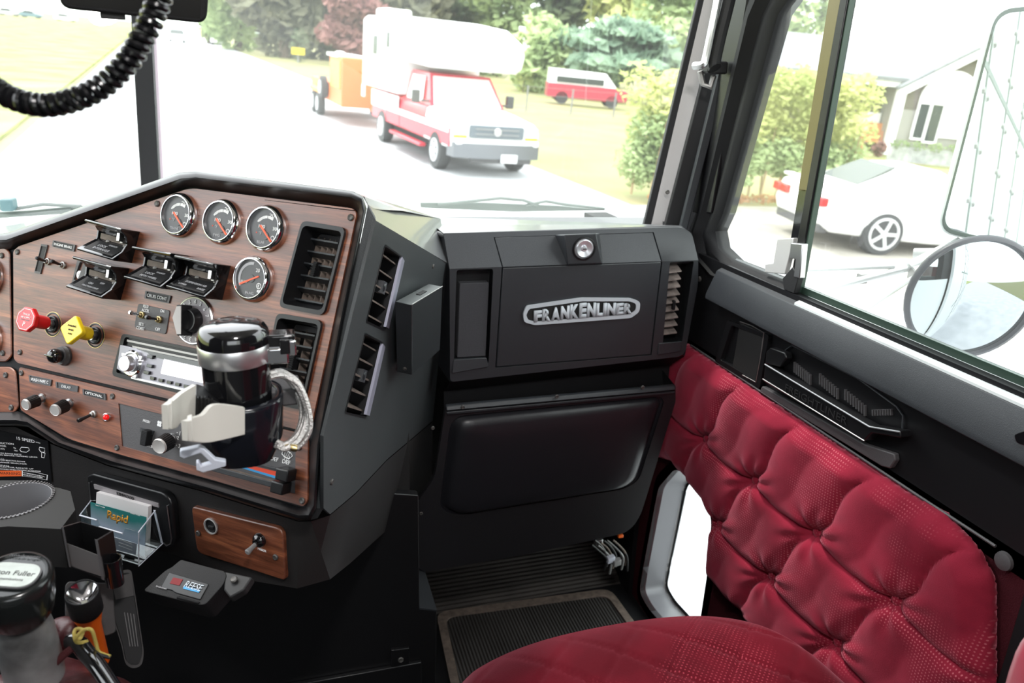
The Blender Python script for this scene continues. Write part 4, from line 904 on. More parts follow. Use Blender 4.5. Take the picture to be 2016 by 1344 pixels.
for s_, h_ in ((1, -.006), (.985, -.010), (.965, -.008), (.94, .002), (.90, .009), (.82, .013), (.6, .015), (.3, .0155), (.02, .0155)):
    rings.append([pc+V(((p-pc).x*s_ if s_ < .9 else (p-pc).x-math.copysign(1, (p-pc).x)*(1-s_)*.22, 0, (p-pc).z*s_ if s_ < .9 else (p-pc).z-math.copysign(1, (p-pc).z)*(1-s_)*.11))+V((0, (p-pc).y, 0))+KPn*h_ for p in PO])
rings = [[pc+(p-pc)*s_+KPn*h_ for p in PO] for s_, h_ in ((1, -.004), (.985, -.009), (.97, -.007), (.95, .002), (.91, .009), (.83, .013), (.6, .015), (.3, .0155), (.02, .0155))]
MB().loft(rings, True, False, True).build('padded_insert', mat('padded vinyl', (.013, .013, .016), .36, bump=.5, bscale=18), kp, ang=80)
MB().prism([kk(878, 799, .004), kk(1330, 759, .004), kk(1330, 768, .010), kk(879, 809, .010)], KPn*-.01).build('upper_rail', 'blackside', kp, bevel=.002)
MB().prism([kk(879, 811, .006), kk(1329, 770, .006), kk(1328, 775, .006), kk(880, 817, .006)], KPn*-.01).build('lower_rail', 'blackside', kp, bevel=.002)
for u, v in ((911, 801), (1096, 780), (1265, 762)): screw(kk(u, v, .010), KPn, .0045, kp)
for u, v in ((852, 842), (829, 1010)): screw(kk(u, v, .004), KPn, .004, kp)
MB().loft([[kk(1330, 760), kk(1330, 790), kk(1262, 1012), kk(1247, 1036)], [p+V((.01, .15, .02)) for p in [kk(1330, 760), kk(1330, 790), kk(1262, 1012), kk(1247, 1036)]]], False, False, False).build('panel_edge', 'black', kp)
# loose wiring seen below the panel
wr = thing('wiring_bundle', 'loose wires and white connectors hanging below the knee panel', 'wiring', (.80, 1.55, .2))
for k in range(9):
    a = PT(1165+k*6, 1062+random.randint(0, 18), 1.92+.02*k/3); pts = [a, a+V((.02, 0, -.02)), a+V((.035+.01*random.random(), .0, -.05)), a+V((.05, .02, -.09-.02*random.random()))]
    MB().tube(spline(pts, 5), .003, 6).build('wire', ['rubber', 'dgrey', 'grey', 'dust'][k % 4], wr)
for (u, v, m_) in ((1202, 1100, 'ice'), (1214, 1106, 'grey'), (1178, 1066, 'silver')): MB().box(PT(u, v, 1.95), V((.010, 0, .002)), V((0, .008, 0)), V((0, 0, .008))).build('connector', m_, wr, bevel=.002)
MB().box(PT(1221, 1054, 1.94), V((.007, 0, 0)), V((0, .005, 0)), V((0, 0, .004))).build('connector', 'orangep', wr, bevel=.001)
# centre tunnel
ct = MB(); xk = .205
ct.bx((-1.0, 1.30, 0), (xk, 2.05, .80)); struct('wall_centre', ct, 'flat')
ed = hit(826, 1195, V((0, 1.28, 0)), V((0, 1, 0))); 
pts = [hit(*p, V((0, 1.28, 0)), V((0, 1, 0))) for p in [(824, 975), (826, 1196), (860, 1200), (857, 1420), (-230, 1420), (-230, 900), (400, 960), (620, 960)]]
struct('trim_7', MB().prism(pts, (0, .02, 0)), 'satin', bevel=.002)
pts2 = [hit(*p, V((0, 1.279, 0)), V((0, 1, 0))) for p in [(826, 1196), (860, 1200)]]
struct('trim_8', MB().prism([pts2[0], pts2[1], pts2[1]+V((.0, .35, 0)), pts2[0]+V((0, .35, 0))], (0, 0, -.004)), 'blackside')
tp = [hit(*p, V((0, 1.265, 0)), V((0, 1, 0))) for p in [(640, 1345), (742, 1312), (745, 1314), (745, 1420), (640, 1420)]]
struct('trim_9', MB().prism([hit(*p, V((0, 1.27, 0)), V((0, 1, 0))) for p in [(560, 1352), (830, 1304), (831, 1420), (560, 1420)]], (0, .01, 0)), 'satin', bevel=.002)
sc_ = thing('access_cover', 'black cover plate with one bolt low on the centre tunnel', 'cover', hit(800, 1330, V((0, 1.27, 0)), V((0, 1, 0))))
MB().prism([hit(*p, V((0, 1.272, 0)), V((0, 1, 0))) for p in [(770, 1280), (806, 1276), (806, 1312), (770, 1318)]], (0, .008, 0)).build('tab', 'satin', sc_, bevel=.001)
screw(hit(789, 1298, V((0, 1.27, 0)), V((0, 1, 0))), (0, -1, .2), .006, sc_)
# ================================================================== car radio in the dash
def thg(name, label, cat, P, **k): return thing(name, label, cat, Matrix.Translation(P), **k)
rd = thing('car_radio', 'silver and black car radio with round volume knob and lit display', 'radio', DP.mat())
RO = rp(DP.poly([(240, 656), (492, 709), (476, 806), (219, 739)], .006), [.006, .006, .006, .008]); RI = rp(DP.poly([(246, 663), (486, 714), (471, 797), (228, 733)], .006), .004)
MB().prism(RO, DPN*-.006, holes=[RI]).build('radio_frame', 'satin', rd, bevel=.0014, seg=3)
MB().prism([p-DPN*.004 for p in RI], DPN*-.06).build('chassis', 'satin', rd)
MB().prism(DP.poly([(250, 668), (484, 717), (483, 721), (250, 672)], .0045), DPN*-.003).build('disc_slot', 'steel', rd)
MB().prism(DP.poly([(260, 680), (482, 726), (481, 730), (261, 684)], .006), DPN*-.004).build('trim_line', 'steel', rd)
fc = MB().prism(rp(DP.poly([(236, 678), (262, 684), (480, 731), (470, 790), (262, 745), (229, 726)], .0062), .002), DPN*-.004).build('faceplate', mat('silver radio face', (.34, .33, .37), .35, .4), rd, bevel=.001)
MB().prism(DP.poly([(268, 686), (480, 731), (478, 741), (300, 702), (290, 694)], .0068), DPN*-.002).build('display_bezel', 'gloss', rd)
MB().prism(rp(DP.poly([(323, 705), (476, 739), (470, 770), (316, 735)], .0068), .002), DPN*-.002).build('display', 'lcd', rd)
MB().prism(DP.poly([(258, 741), (470, 790), (469, 794), (258, 745)], .0072), DPN*-.003).build('lower_lip', 'silver', rd)
for i in range(9):
    u, v = 301+i*16.5, 744.5+i*3.9
    MB().box(DP.at(u, v, .0075), DP.x*.0040, DP.y*.0022, DPN*.0015).build('preset_button', 'gloss', rd, bevel=.0005)
for u, v in ((297, 702), (296, 720), (290, 733)): MB().box(DP.at(u, v, .0080), DP.x*.0050, DP.y*.0024, DPN*.002).build('side_button', 'gloss', rd, bevel=.0006)
o = DP.at(264, 715, .006); k_ = MB().lathe(o, DPN, [(.0185, 0), (.0185, .004), (.0165, .0065), (.0145, .0065), (.0125, .0045), (.0110, .003)], 36, True, False).build('volume_knob', 'chrome', rd)
MB().lathe(o, DPN, [(.0115, .002), (.0110, .015), (.0100, .0165), (.0005, .0165)], 36).build('knob_cap', mat('spun aluminium', (.75, .74, .78), .3, .9), k_)
for a in (35, 150, 205, 300):
    c = o+(DP.x*math.cos(math.radians(a))+DP.y*math.sin(math.radians(a)))*.0185+DPN*.004; MB().box(c, DP.x*.004, DP.y*.0028, DPN*.0016).build('knob_lug', 'silver', k_, bevel=.0008)

# ================================================================== canister in the cup/phone holder
ax0 = PT(469, 760, .80); X0, Y0 = ax0.x, ax0.y
zz = lambda v: solve_z(V((X0, Y0, 0)), v)
AX = lambda v: V((X0, Y0, zz(v)))
Zu = V((0, 0, 1))
rC = .0362
z_dt, z_cb, z_ct, z_bb = zz(655), zz(706), zz(673), zz(790)
can = thg('travel_canister', 'black cylindrical canister with domed lid, chrome band and clasp standing in the holder', 'canister', V((X0, Y0, z_bb)))
O_ = V((X0, Y0, 0))
LA = lambda prof, n=48, c0=True, c1=True: MB().lathe(O_, Zu, prof, n, c0, c1)
LA([(rC*.90, z_bb-.045), (rC*.94, z_cb-.004), (rC*.95, z_cb+.001)]).build('body', 'gloss', can, ang=60)
LA([(rC*.96, z_cb-.001), (rC*1.0, z_cb), (rC*1.0, z_ct-.001), (rC*.985, z_ct)], 48).build('chrome_band', mat('bright chrome band', (.78, .78, .80), .34, .9), can, ang=60)
LA([(rC*.985, z_ct), (rC*.985, z_ct+.006), (rC*.95, z_ct+.013), (rC*.86, z_ct+.018), (rC*.7, z_ct+.020), (rC*.4, z_ct+.0215), (rC*.01, z_ct+.022)], 48).build('lid', 'gloss', can, ang=80)
d1 = (PT(560, 690, .80)-V((X0, Y0, 0))); d1.z = 0; d1.normalize(); d2 = Zu.cross(d1)
cb = V((X0, Y0, (z_cb+z_ct)/2))
MB().box(cb+d1*(rC+.010)+Zu*.008, d1*.014, d2*.011, Zu*.0095).build('clasp_block', 'gloss', can, bevel=.002, seg=3)
MB().box(cb+d1*(rC+.004)-Zu*.004-d2*.002, d1*.013, d2*.013, Zu*.0085).build('clasp_base', 'chrome', can, bevel=.0015)
MB().box(cb+d1*(rC+.021)+Zu*.004-d2*.004, d1*.004, d2*.010, Zu*.008).build('clasp_lever', 'chrome', can, bevel=.0012)
MB().box(cb+d1*(rC+.014)+Zu*.006-d2*.0135, d1*.005, d2*.002, Zu*.008).build('clasp_gap', 'gloss', can, bevel=.001)
# holder
hz_t, hz_b = zz(775), zz(882)-.004
ho = thg('drink_holder', 'black plastic drink holder with grey gripping arms clipped to the dash', 'holder', V((X0, Y0, hz_b)))
RH_ = .0465
def hring(r, z, k=1.0): 
    out = []
    for i in range(48):
        a = 2*math.pi*i/48; dx, dy = math.cos(a), math.sin(a)
        sq = (abs(dx)**2.6+abs(dy)**2.6)**(-1/2.6)
        out.append(V((X0+r*dx*sq, Y0+r*dy*sq, z)))
    return out
ci = lambda r, z: [V((X0+r*math.cos(2*math.pi*i/48), Y0+r*math.sin(2*math.pi*i/48), z)) for i in range(48)]
MB().loft([hring(RH_*.66, hz_b-.004), hring(RH_*.74, hz_b+.004), hring(RH_*.90, hz_b+.022), hring(RH_*.96, hz_t-.006), hring(RH_*.95, hz_t-.001), hring(RH_*.92, hz_t), ci(rC*1.08, hz_t), ci(rC*1.02, hz_t-.004), ci(rC*1.0, hz_t-.03)], True, True, False).build('cup_body', mat('gloss blue-black plastic', (.008, .009, .013), .16, coat=.3), ho, ang=50)
vw = (C-V((X0, Y0, hz_t))); vw.z = 0; vw.normalize(); sx_ = Zu.cross(vw)       # towards the camera, and screen-right
def fp(u, v, r):      # point on a vertical plane facing the camera, r in front of the holder axis
    return hit(u, v, V((X0, Y0, 0))+vw*r, vw)
def plate(px, r, th, name, m, rr=.003, bev=.0015):
    pts = rp([fp(u, v, r) for u, v in px], rr); return MB().prism(pts, -vw*th).build(name, m, ho, bevel=bev, seg=3)
rib = MB()
for k in range(5): rib.prism([fp(388+k*7, 783, .040), fp(391+k*7, 784, .040), fp(391+k*7, 835, .040), fp(388+k*7, 834, .040)], -vw*.006)
plate([(383, 776), (432, 792), (440, 905), (400, 880), (384, 835)], .034, .03, 'front_block', 'satin')
rib.build('front_ribs', 'gloss', ho)
# arm 2 (front): curved plate
def arm(top, bot, rs, th, name):
    n = len(top); A = [fp(u, v, r) for (u, v), r in zip(top, rs)]; B = [fp(u, v, r) for (u, v), r in zip(bot, rs)]
    ks = 5; A2, B2 = spline(A, ks), spline(B, ks)
    bk = []
    for i in range(len(A2)):
        t = (A2[min(i+1, len(A2)-1)]-A2[max(i-1, 0)]); nn = t.cross(Zu).normalized()
        if nn.dot(vw) > 0: nn = -nn
        bk.append(nn*th)
    m = MB(); m.loft([A2, B2, [p+q for p, q in zip(B2, bk)], [p+q for p, q in zip(A2, bk)], A2], False, False, False)
    for e in (0, -1): m.face([A2[e], B2[e], B2[e]+bk[e], A2[e]+bk[e]])
    return m.build(name, 'ivory', ho, bevel=.0012, seg=3)
arm([(368, 829), (385, 822), (402, 816), (420, 798), (450, 798), (482, 803)], [(370, 868), (388, 871), (408, 872), (432, 868), (458, 862), (482, 856)], [.085, .074, .066, .058, .052, .046], .006, 'gripping_arm')
MB().prism([fp(u, v, .085) for u, v in [(367, 829), (378, 826), (380, 870), (370, 869)]], -vw*.014).build('arm_tip', 'ivory', ho, bevel=.001)
arm([(330, 797), (345, 786), (362, 772), (386, 758)], [(332, 845), (348, 843), (358, 832), (384, 828)], [.068, .055, .045, .034], .006, 'gripping_arm')
MB().prism([fp(u, v, .070) for u, v in [(329, 797), (338, 793), (340, 846), (332, 844)]], -vw*.014).build('arm_tip', 'ivory', ho, bevel=.001)
fo = [(354, 888), (392, 880), (402, 884), (424, 905), (445, 909), (445, 918), (400, 931), (387, 926), (386, 911), (392, 910), (396, 918), (416, 912), (395, 892), (362, 903), (354, 899)]
MB().prism([fp(u, v, .062) for u, v in fo], -vw*.008).build('foot_bracket', 'ice', ho, bevel=.001, seg=2)
MB().box(V((X0, Y0, hz_t-.012))+sx_*.045-vw*.025, sx_*.02, vw*.022, Zu*.010).build('mounting_arm', 'dgrey', ho, bevel=.003)
# braided cable loops hanging on the right of the holder
cable = thg('braided_cable', 'coiled braided silver cable hanging beside the drink holder', 'cable', PT(590, 880, .80))
for k, (du, dv, dd) in enumerate([(0, 0, 0), (7, 3, .004), (-6, 4, .006), (3, 8, -.004)]):
    P_ = [(530, 735, .80), (553, 731, .81), (575, 745, .82), (592, 775, .825), (600, 805, .825), (596, 835, .82), (583, 860, .81), (560, 875, .80), (545, 870, .80)]
    MB().tube(spline([PT(u+du*(.3 if i < 2 else 1), v+dv, d+dd) for i, (u, v, d) in enumerate(P_)], 6), .0032, 8).build('cable_strand', 'braid', cable)
P_ = [(560, 740, .80), (590, 760, .80), (607, 800, .80), (612, 840, .80), (600, 868, .80), (586, 882, .80)]
MB().tube(spline([PT(*p) for p in P_], 6), .0024, 8).build('cable_strand', 'braid', cable)
a, b = PT(586, 883, .80), PT(566, 878, .80); MB().lathe(a, b-a, [(.003, 0), (.004, .003), (.004, .008), (.0028, .009), (.0028, .014)], 14).build('plug', 'brass', cable)

# ================================================================== slotted metal box on the dash side
sb = thg('slotted_box', 'thin black metal box with a slot in its top fixed to the dash side', 'box', SP.at(830, 650))
h_ = .034
fr_ = [SP.at(811, 600, h_), SP.at(871, 564, h_), SP.at(866, 689, h_), SP.at(811, 738, h_)]
MB().prism(fr_, SP.n*-.024).build('case', 'alu', sb, bevel=.0012)
tp_ = [SP.at(811, 600, h_)+SP.n*0, fr_[1], fr_[1]-SP.n*.024, fr_[0]-SP.n*.024]
tn = (tp_[1]-tp_[0]).cross(tp_[3]-tp_[0]).normalized(); tn = tn if tn.z > 0 else -tn
tc_ = cen(tp_); ex, ey = (tp_[1]-tp_[0]).normalized(), (tp_[3]-tp_[0]).normalized()
MB().box(tc_+ex*.004+tn*.0004, ex*.024, ey*.0034, tn*.0006).build('slot', 'flat', sb)
MB().tube([tp_[0]+tn*.0004, tp_[1]+tn*.0004], .0008, 6).build('top_edge', 'steel', sb)
bd_ = fr_[3]+(fr_[0]-fr_[3])*.08-SP.n*.011; sn = ((fr_[0]-fr_[3]).cross(SP.n)).normalized(); sn = sn if sn.dot(C-bd_) > 0 else -sn
screw(bd_, sn, .0032, sb)
MB().box(SP.at(838, 655, .006), SP.x*.02, SP.y*.03, SP.n*.007).build('mount', 'rubber', sb)

# ================================================================== tablet and coiled cord near the windshield
dT = .80; tn_ = (C-PT(260, -60, dT)).normalized(); TP = PL(PT(260, -60, dT), tn_)
tab = thg('tablet', 'black tablet screen hanging at the top of the windshield', 'tablet', PT(260, 20, dT))
to2 = [TP.at(*p) for p in [(114, -170), (420, -150), (407, 47), (117, 16)]]
MB().prism(rp(to2, .012, 6), tn_*-.012).build('case', 'softblack', tab, bevel=.0025, seg=3)
MB().prism([lerp(cen(to2), p, .9)+tn_*.0003 for p in to2], tn_*-.0003).build('screen', mat('dark screen', (.008, .007, .007), .25, spec=.15), tab)
MB().box(TP.at(222, 30, -.008), TP.x*.012, TP.y*.004, tn_*.003).build('side_button', 'rubber', tab, bevel=.001)
MB().cyl(TP.at(270, -150, -.014), PT(275, -260, 1.0), .008, 14).build('mount_stem', 'rubber', tab)
cord = thg('coiled_cord', 'black coiled microphone cord looping across the windshield', 'cord', PT(90, 215, .55))
cp = [(352, -140), (330, -60), (311, 6), (295, 47), (280, 74), (262, 106), (240, 134), (216, 158), (187, 178), (159, 191), (125, 202), (90, 207), (56, 203), (25, 193), (2, 181), (-40, 150), (-80, 110)]
ctr = spline([PT(u, v, .56) for u, v in cp], 20)
L = [0]
for i in range(1, len(ctr)): L.append(L[-1]+(ctr[i]-ctr[i-1]).length)
pitch = 16.9/1500*.56*1.0; nt_ = L[-1]/pitch; NS = int(nt_*22); hel = []; k = 0; prev = None
for i in range(NS+1):
    s_ = L[-1]*i/NS
    while k < len(L)-2 and L[k+1] < s_: k += 1
    t = (s_-L[k])/max(1e-9, L[k+1]-L[k]); c = lerp(ctr[k], ctr[k+1], t); tg = (ctr[k+1]-ctr[k]).normalized()
    x = (ray(150, 100)-tg*ray(150, 100).dot(tg)).normalized(); y = tg.cross(x); a = 2*math.pi*i/22
    hel.append(c+(x*math.cos(a)+y*math.sin(a))*.0064)
MB().tube(hel, .0028, 8).build('coil', mat('black cord rubber', (.006, .006, .007), .22, spec=.35), cord)

# ================================================================== card holder, cards
ch = thg('card_holder', 'clear acrylic business card holder on a black bezel below the heater controls', 'card holder', CP.at(250, 1080, .03))
MB().prism(rp([CP.at(*p, .012) for p in [(170, 937), (182, 932), (322, 970), (337, 987), (345, 1066), (334, 1079), (300, 1074), (186, 1040)]], [.004, .004, .008, .008, .01, .008, .004, .008]), CPN*-.012).build('black_bezel', 'satin', ch, bevel=.003, seg=3)
MB().prism([CP.at(*p, .0135) for p in [(184, 953), (311, 991), (312, 999), (186, 962)]], CPN*-.002).build('name_strip', mat('silver strip', (.34, .32, .33), .4, .3), ch)
text('KENWOOD', CP.at(247, 976, .014), CP.x, CP.y, 'rubber', ch, width=.034, height=.0045)
MB().tube([CP.at(*p, .014) for p in [(175, 950), (178, 985), (188, 985)]], .0008, 6).build('wire_edge', 'silver', ch)
MB().tube([CP.at(*p, .013) for p in [(329, 995), (338, 1060), (336, 1070), (328, 1074), (321, 1068)]], .0010, 6).build('wire_edge', 'silver', ch)
# acrylic box walls (front low, sides sloping back)
hF, hB = .052, .016
FL, FR, FRb, FLb = CP.at(157, 1014, hF), CP.at(273, 1047, hF), CP.at(273, 1114, hF), CP.at(163, 1080, hF)
BL_, BR_, BRb, BLb = CP.at(179, 985, hB), CP.at(306, 1004, hB), CP.at(321, 1069, hB), CP.at(190, 1030, hB)
m = MB(); t_ = .0016
m.prism([FL, lerp(FL, FR, .30), lerp(FL, FR, .34)-Zu*.010, lerp(FL, FR, .72)-Zu*.010, lerp(FL, FR, .78), FR, FRb, FLb], CPN*-t_)
m.prism([FR, BR_, BRb, FRb], CP.x*-t_); m.prism([FL, BL_, BLb, FLb], CP.x*t_); m.prism([FLb, FRb, BRb, BLb], CP.y*t_)
m.build('acrylic_box', 'acrylic', ch, bevel=.0003)
MB().tube([FL, BL_], .0009, 6).build('acrylic_edge', 'ice', ch); MB().tube([FR, BR_], .0009, 6).build('acrylic_edge', 'ice', ch)
MB().tube([FL, lerp(FL, FR, .30)], .0012, 6).build('acrylic_edge', 'ice', ch); MB().tube([lerp(FL, FR, .32)-Zu*.010, lerp(FL, FR, .72)-Zu*.010], .0012, 6).build('acrylic_edge', 'ice', ch)
MB().tube([FR, FRb, BRb], .0009, 6).build('acrylic_edge', 'ice', ch)
MB().prism([lerp(BR_, BRb, 0)-CP.x*.003, BR_, BRb, BRb-CP.x*.003], CPN*.0012).build('acrylic_edge', 'ice', ch)
def cardmat():
    m = bpy.data.materials.new('teal gradient card'); m.use_nodes = True; nt = m.node_tree; b = nt.nodes['Principled BSDF']
    t = nt.nodes.new('ShaderNodeTexCoord'); s = nt.nodes.new('ShaderNodeSeparateXYZ'); r = nt.nodes.new('ShaderNodeValToRGB'); nz = nt.nodes.new('ShaderNodeTexNoise'); nz.inputs['Scale'].default_value = 25
    ad = nt.nodes.new('ShaderNodeMath'); ad.operation = 'ADD'; mu = nt.nodes.new('ShaderNodeMath'); mu.operation = 'MULTIPLY'; mu.inputs[1].default_value = .3
    e = r.color_ramp.elements; e[0].position = .62; e[0].color = (.42, .50, .62, 1); e[1].position = 1.0; e[1].color = (.02, .20, .19, 1)
    nt.links.new(t.outputs['Generated'], s.inputs[0]); nt.links.new(s.outputs['Z'], ad.inputs[0]); nt.links.new(t.outputs['Object'], nz.inputs[0]); nt.links.new(nz.outputs['Fac'], mu.inputs[0]); nt.links.new(mu.outputs[0], ad.inputs[1])
    nt.links.new(ad.outputs[0], r.inputs[0]); nt.links.new(r.outputs[0], b.inputs['Base Color']); return m
hC = .030; cq = [CP.at(178, 988, hC), CP.at(288, 1018, hC), CP.at(284, 1095, hC-.004), CP.at(180, 1062, hC-.004)]
card = thg('business_card', 'teal and white business card with orange script in front of the stack', 'card', cq[3])
cn = (cq[1]-cq[0]).cross(cq[3]-cq[0]).normalized(); cn = cn if cn.dot(C-cq[0]) > 0 else -cn
MB().prism(cq, cn*-.0006).build('card_face', cardmat(), card)
kx_ = (cq[1]-cq[0]).normalized(); ky_ = cn.cross(kx_)
CPp = PL(cq[0], cn)
text('Rapid', hit(232, 1020, cq[0]+cn*.0002, cn), kx_, ky_, mat('orange script', (.80, .36, .03), .5), card, width=.046, height=.018, depth=.0003, shear=.35, font_w=.015)
text('Client Transfer', hit(197, 996, cq[0]+cn*.0002, cn), kx_, ky_, 'white', card, width=.020, height=.002, depth=.0002); text('Debt Free', hit(266, 1012, cq[0]+cn*.0002, cn), kx_, ky_, 'white', card, width=.018, height=.002, depth=.0002)
cs = thg('card_stack', 'stack of white business cards behind the teal one in the holder', 'cards', CP.at(240, 1040, .02))
q0 = [CP.at(190, 969, .020), CP.at(292, 997, .020), CP.at(288, 1085, .020), CP.at(186, 1052, .020)]
MB().prism(q0, CPN*-.006).build('card_sheets', 'paper', cs)
c2 = thg('folded_card', 'pale card with printed lines in the lower front of the acrylic holder', 'card', CP.at(250, 1100, .046))
MB().prism([CP.at(*p, .046) for p in [(205, 1052), (269, 1070), (267, 1092), (206, 1076)]], CPN*-.0006).build('card_face', mat('pale blue card', (.36, .38, .45), .6), c2)
for k in range(3): text('phone fax mobile home', CP.at(247, 1066+k*6, .047), CP.x, CP.y, 'white', c2, width=.026, height=.0018, depth=.0002)
# pen tray
pt = thg('pen_tray', 'square open-topped black plastic pen tray in front of the card holder', 'tray', PT(190, 1140, .86))
dp_ = .84; A1, A2, A3, A4 = PT(122, 1036, dp_), PT(193, 1063, dp_-.005), PT(223, 1045, dp_+.035), PT(157, 1026, dp_+.04)
low = lambda p, d: p-Zu*d
m = MB(); H_ = .052
m.prism([low(A1, .021), low(A2, .021), low(A2, H_-.004), low(A1, H_)], (A4-A1).normalized()*.002)
m.build('front_wall', mat('scuffed dark plastic', (.10, .095, .095), .5, var=.2), pt)
m = MB(); m.prism([A2, A3, low(A3, H_), low(A2, H_)], (A1-A2).normalized()*.002); m.prism([A3, A4, low(A4, H_), low(A3, H_)], (A1-A4).normalized()*.002); m.prism([A1, A4, low(A4, H_), low(A1, H_)], (A2-A1).normalized()*.002)
m.prism([low(A1, H_), low(A2, H_), low(A3, H_), low(A4, H_)], (0, 0, .002)); m.build('walls', 'satin', pt)
MB().prism([A2, A2+(A1-A2).normalized()*.0035, low(A2+(A1-A2).normalized()*.0035, H_), low(A2, H_)], (A4-A1).normalized()*-.001).build('corner_edge', 'dgrey', pt)
MB().prism([A1, A1+(A2-A1).normalized()*.0025, low(A1+(A2-A1).normalized()*.0025, H_), low(A1, H_)], (A4-A1).normalized()*-.001).build('corner_edge', 'dgrey', pt)
tc2 = PT(219, 1099, .86); MB().lathe(tc2-Zu*.034, Zu, [(.0095, 0), (.0105, .034), (.0092, .034), (.0088, .002)], 24, True, True).build('pen_tube', 'gloss', pt)
# ================================================================== dark grey cup holder on the left
CW = PT(26, 984, .97); r_ = .0455
cu_ = thg('cup_holder', 'black cup holder with ribbed grey liner at the left edge below the shift label', 'cup holder', CW-Zu*.07)
zt_ = CW.z
HX = lambda u, v: hit(u, v, V((0, 0, zt_)), Zu)
blk = [HX(-70, 985), HX(-20, 946), HX(63, 946), HX(137, 967), HX(146, 1003), HX(118, 1040), HX(18, 1033)+V((0, -.002, 0)), HX(-70, 1042)]
hole = [V((CW.x+r_*math.cos(2*math.pi*i/36), CW.y+r_*math.sin(2*math.pi*i/36), zt_)) for i in range(36)]
ctr_ = cen(blk); blk2 = [ctr_+(p-ctr_)*1.02 for p in blk]
MB().prism(blk2, (0, 0, -.055), holes=[hole]).build('holder_block', 'flat', cu_, bevel=.003)
MB().loft([[p+Zu*.0005 for p in hole], [CW+V(((p-CW).x*.93, (p-CW).y*.93, .0005)) for p in hole], [CW+V(((p-CW).x*.90, (p-CW).y*.90, -.055)) for p in hole]], True, False, True).build('liner', mat('grey liner', (.17, .17, .18), .35), cu_)
m = MB()
for i in range(60):
    a = 2*math.pi*i/60; d = V((math.cos(a), math.sin(a), 0)); t2 = V((-d.y, d.x, 0)); m.box(CW+d*r_*.985+Zu*.0012, d*.0016, t2*.0009, Zu*.0009)
m.build('liner_ribs', 'dgrey', cu_)
# ================================================================== transmission shift label
LP_ = PL(CP.at(40, 900, .003), CPN)
lab = thing('shift_label', 'black transmission shift instruction label with orange WARNING band', 'label', LP_.mat())
MB().prism([LP_.at(*p) for p in [(-60, 835), (94, 868), (102, 948), (-60, 945)]], CPN*-.001).build('label_sheet', 'satin', lab)
lt2 = lambda s, a, b, h, m='white': text(s, (LP_.at(*a, .0002)+LP_.at(*b, .0002))/2, LP_.at(*b)-LP_.at(*a), CP.y, m, lab, width=(LP_.at(*b)-LP_.at(*a)).length, height=h, depth=.0002)
lt2('15 SPEED', (33, 862), (68, 869), .005); lt2('WITH', (70, 870), (79, 872), .002)
lt2('DEEP REDUCTION', (-25, 869), (27, 874), .0028); lt2('SELECTOR', (-18, 876), (12, 878), .0026); lt2('(LO LO)', (-12, 881), (9, 884), .003)
lt2('IN', (27, 881), (31, 882), .002); lt2('OUT', (28, 886), (35, 888), .002)
for k, (s, x1) in enumerate((('REDUCTION SPLIT ALL RANGE SHIFTS', 42), ('MAKE SELECTION BEFORE MOVING LEVER', 74), ('STARTING', 8), ('USE REDUCTION RANGE SELECTOR DOWN', 49), ('DISENGAGE RANGE SELECTOR', 53), ('UPSHIFTING', 18), ('PRESELECT SELECTOR RANGE UP', 66), ('DO NOT CHANGE RANGES WHILE MOVING IN REVERSE', 80))):
    lt2(s, (-40, 888+k*4.6), (x1, 893+k*4.6+(x1+40)*.02), .0019, 'white' if k != 2 else 'lgrey')
MB().prism([LP_.at(*p, .0003) for p in [(-60, 926), (42, 926), (42, 937), (-60, 939)]], CPN*-.0003).build('warning_band', mat('orange band', (.80, .13, .03), .5), lab)
lt2('WARNING', (-3, 931), (40, 932), .0045, 'rubber')
wb = [LP_.at(*p, .0003) for p in [(43, 926), (70, 929), (94, 935), (93, 945), (68, 940), (43, 937)]]
MB().prism(wb, CPN*-.0002, holes=[[lerp(cen(wb), p, .93) for p in wb]]).build('warning_frame', 'white', lab)
lt2('PUT TRANSMISSION IN NEUTRAL', (46, 930), (88, 938), .0018); lt2('BEFORE STARTING ENGINE', (46, 934), (84, 940), .0018)
MB().tube([LP_.at(*p, .0004) for p in [(42, 880), (56, 881), (58, 886), (52, 890), (42, 889), (39, 885), (42, 880)]], .0005, 5).build('lever_drawing', 'white', lab)
MB().tube([LP_.at(*p, .0004) for p in [(78, 880), (88, 882), (88, 890), (82, 890), (82, 900), (87, 901), (89, 892), (80, 889), (77, 884), (78, 880)]], .0005, 5).build('lever_drawing', 'white', lab)
# ================================================================== gear lever
gb0, gb1 = PT(70, 1330, .80), PT(24, 1131, .735); gd = (gb1-gb0).normalized()
gl = thg('gear_lever', 'thick worn gear lever with black knob and pale oval badge at the left edge', 'gear lever', gb0)
LG = (gb1-gb0).length
MB().lathe(gb0, gd, [(.0275, 0), (.0275, LG*.2), (.0262, LG*.45), (.0225, LG*.62), (.020, LG*.75)], 32).build('shaft', 'shaft', gl)
MB().lathe(gb0, gd, [(.022, LG*.58), (.029, LG*.66), (.033, LG*.80), (.0345, LG*.90), (.0345, LG*.97), (.032, LG), (.029, LG+.001), (.0275, LG-.0015), (.0005, LG-.0015)], 40).build('knob', mat('gloss knob black', (.012, .014, .014), .2), gl, ang=50)
kx_ = (ray(100, 1000).cross(gd)).normalized(); kx_ = kx_ if kx_.dot(CX.__class__((1, 0, 0))) > 0 else -kx_
kx_ = (V((1, 0, 0))*.95+V((0, -.25, 0))); kx_ = (kx_-gd*kx_.dot(gd)).normalized(); ky_ = gd.cross(kx_)
def stad(w_, h_, o): 
    return rp([o-kx_*w_-ky_*h_, o+kx_*w_-ky_*h_, o+kx_*w_+ky_*h_, o-kx_*w_+ky_*h_], h_*.95, 8)
to3 = gb1-ky_*.001
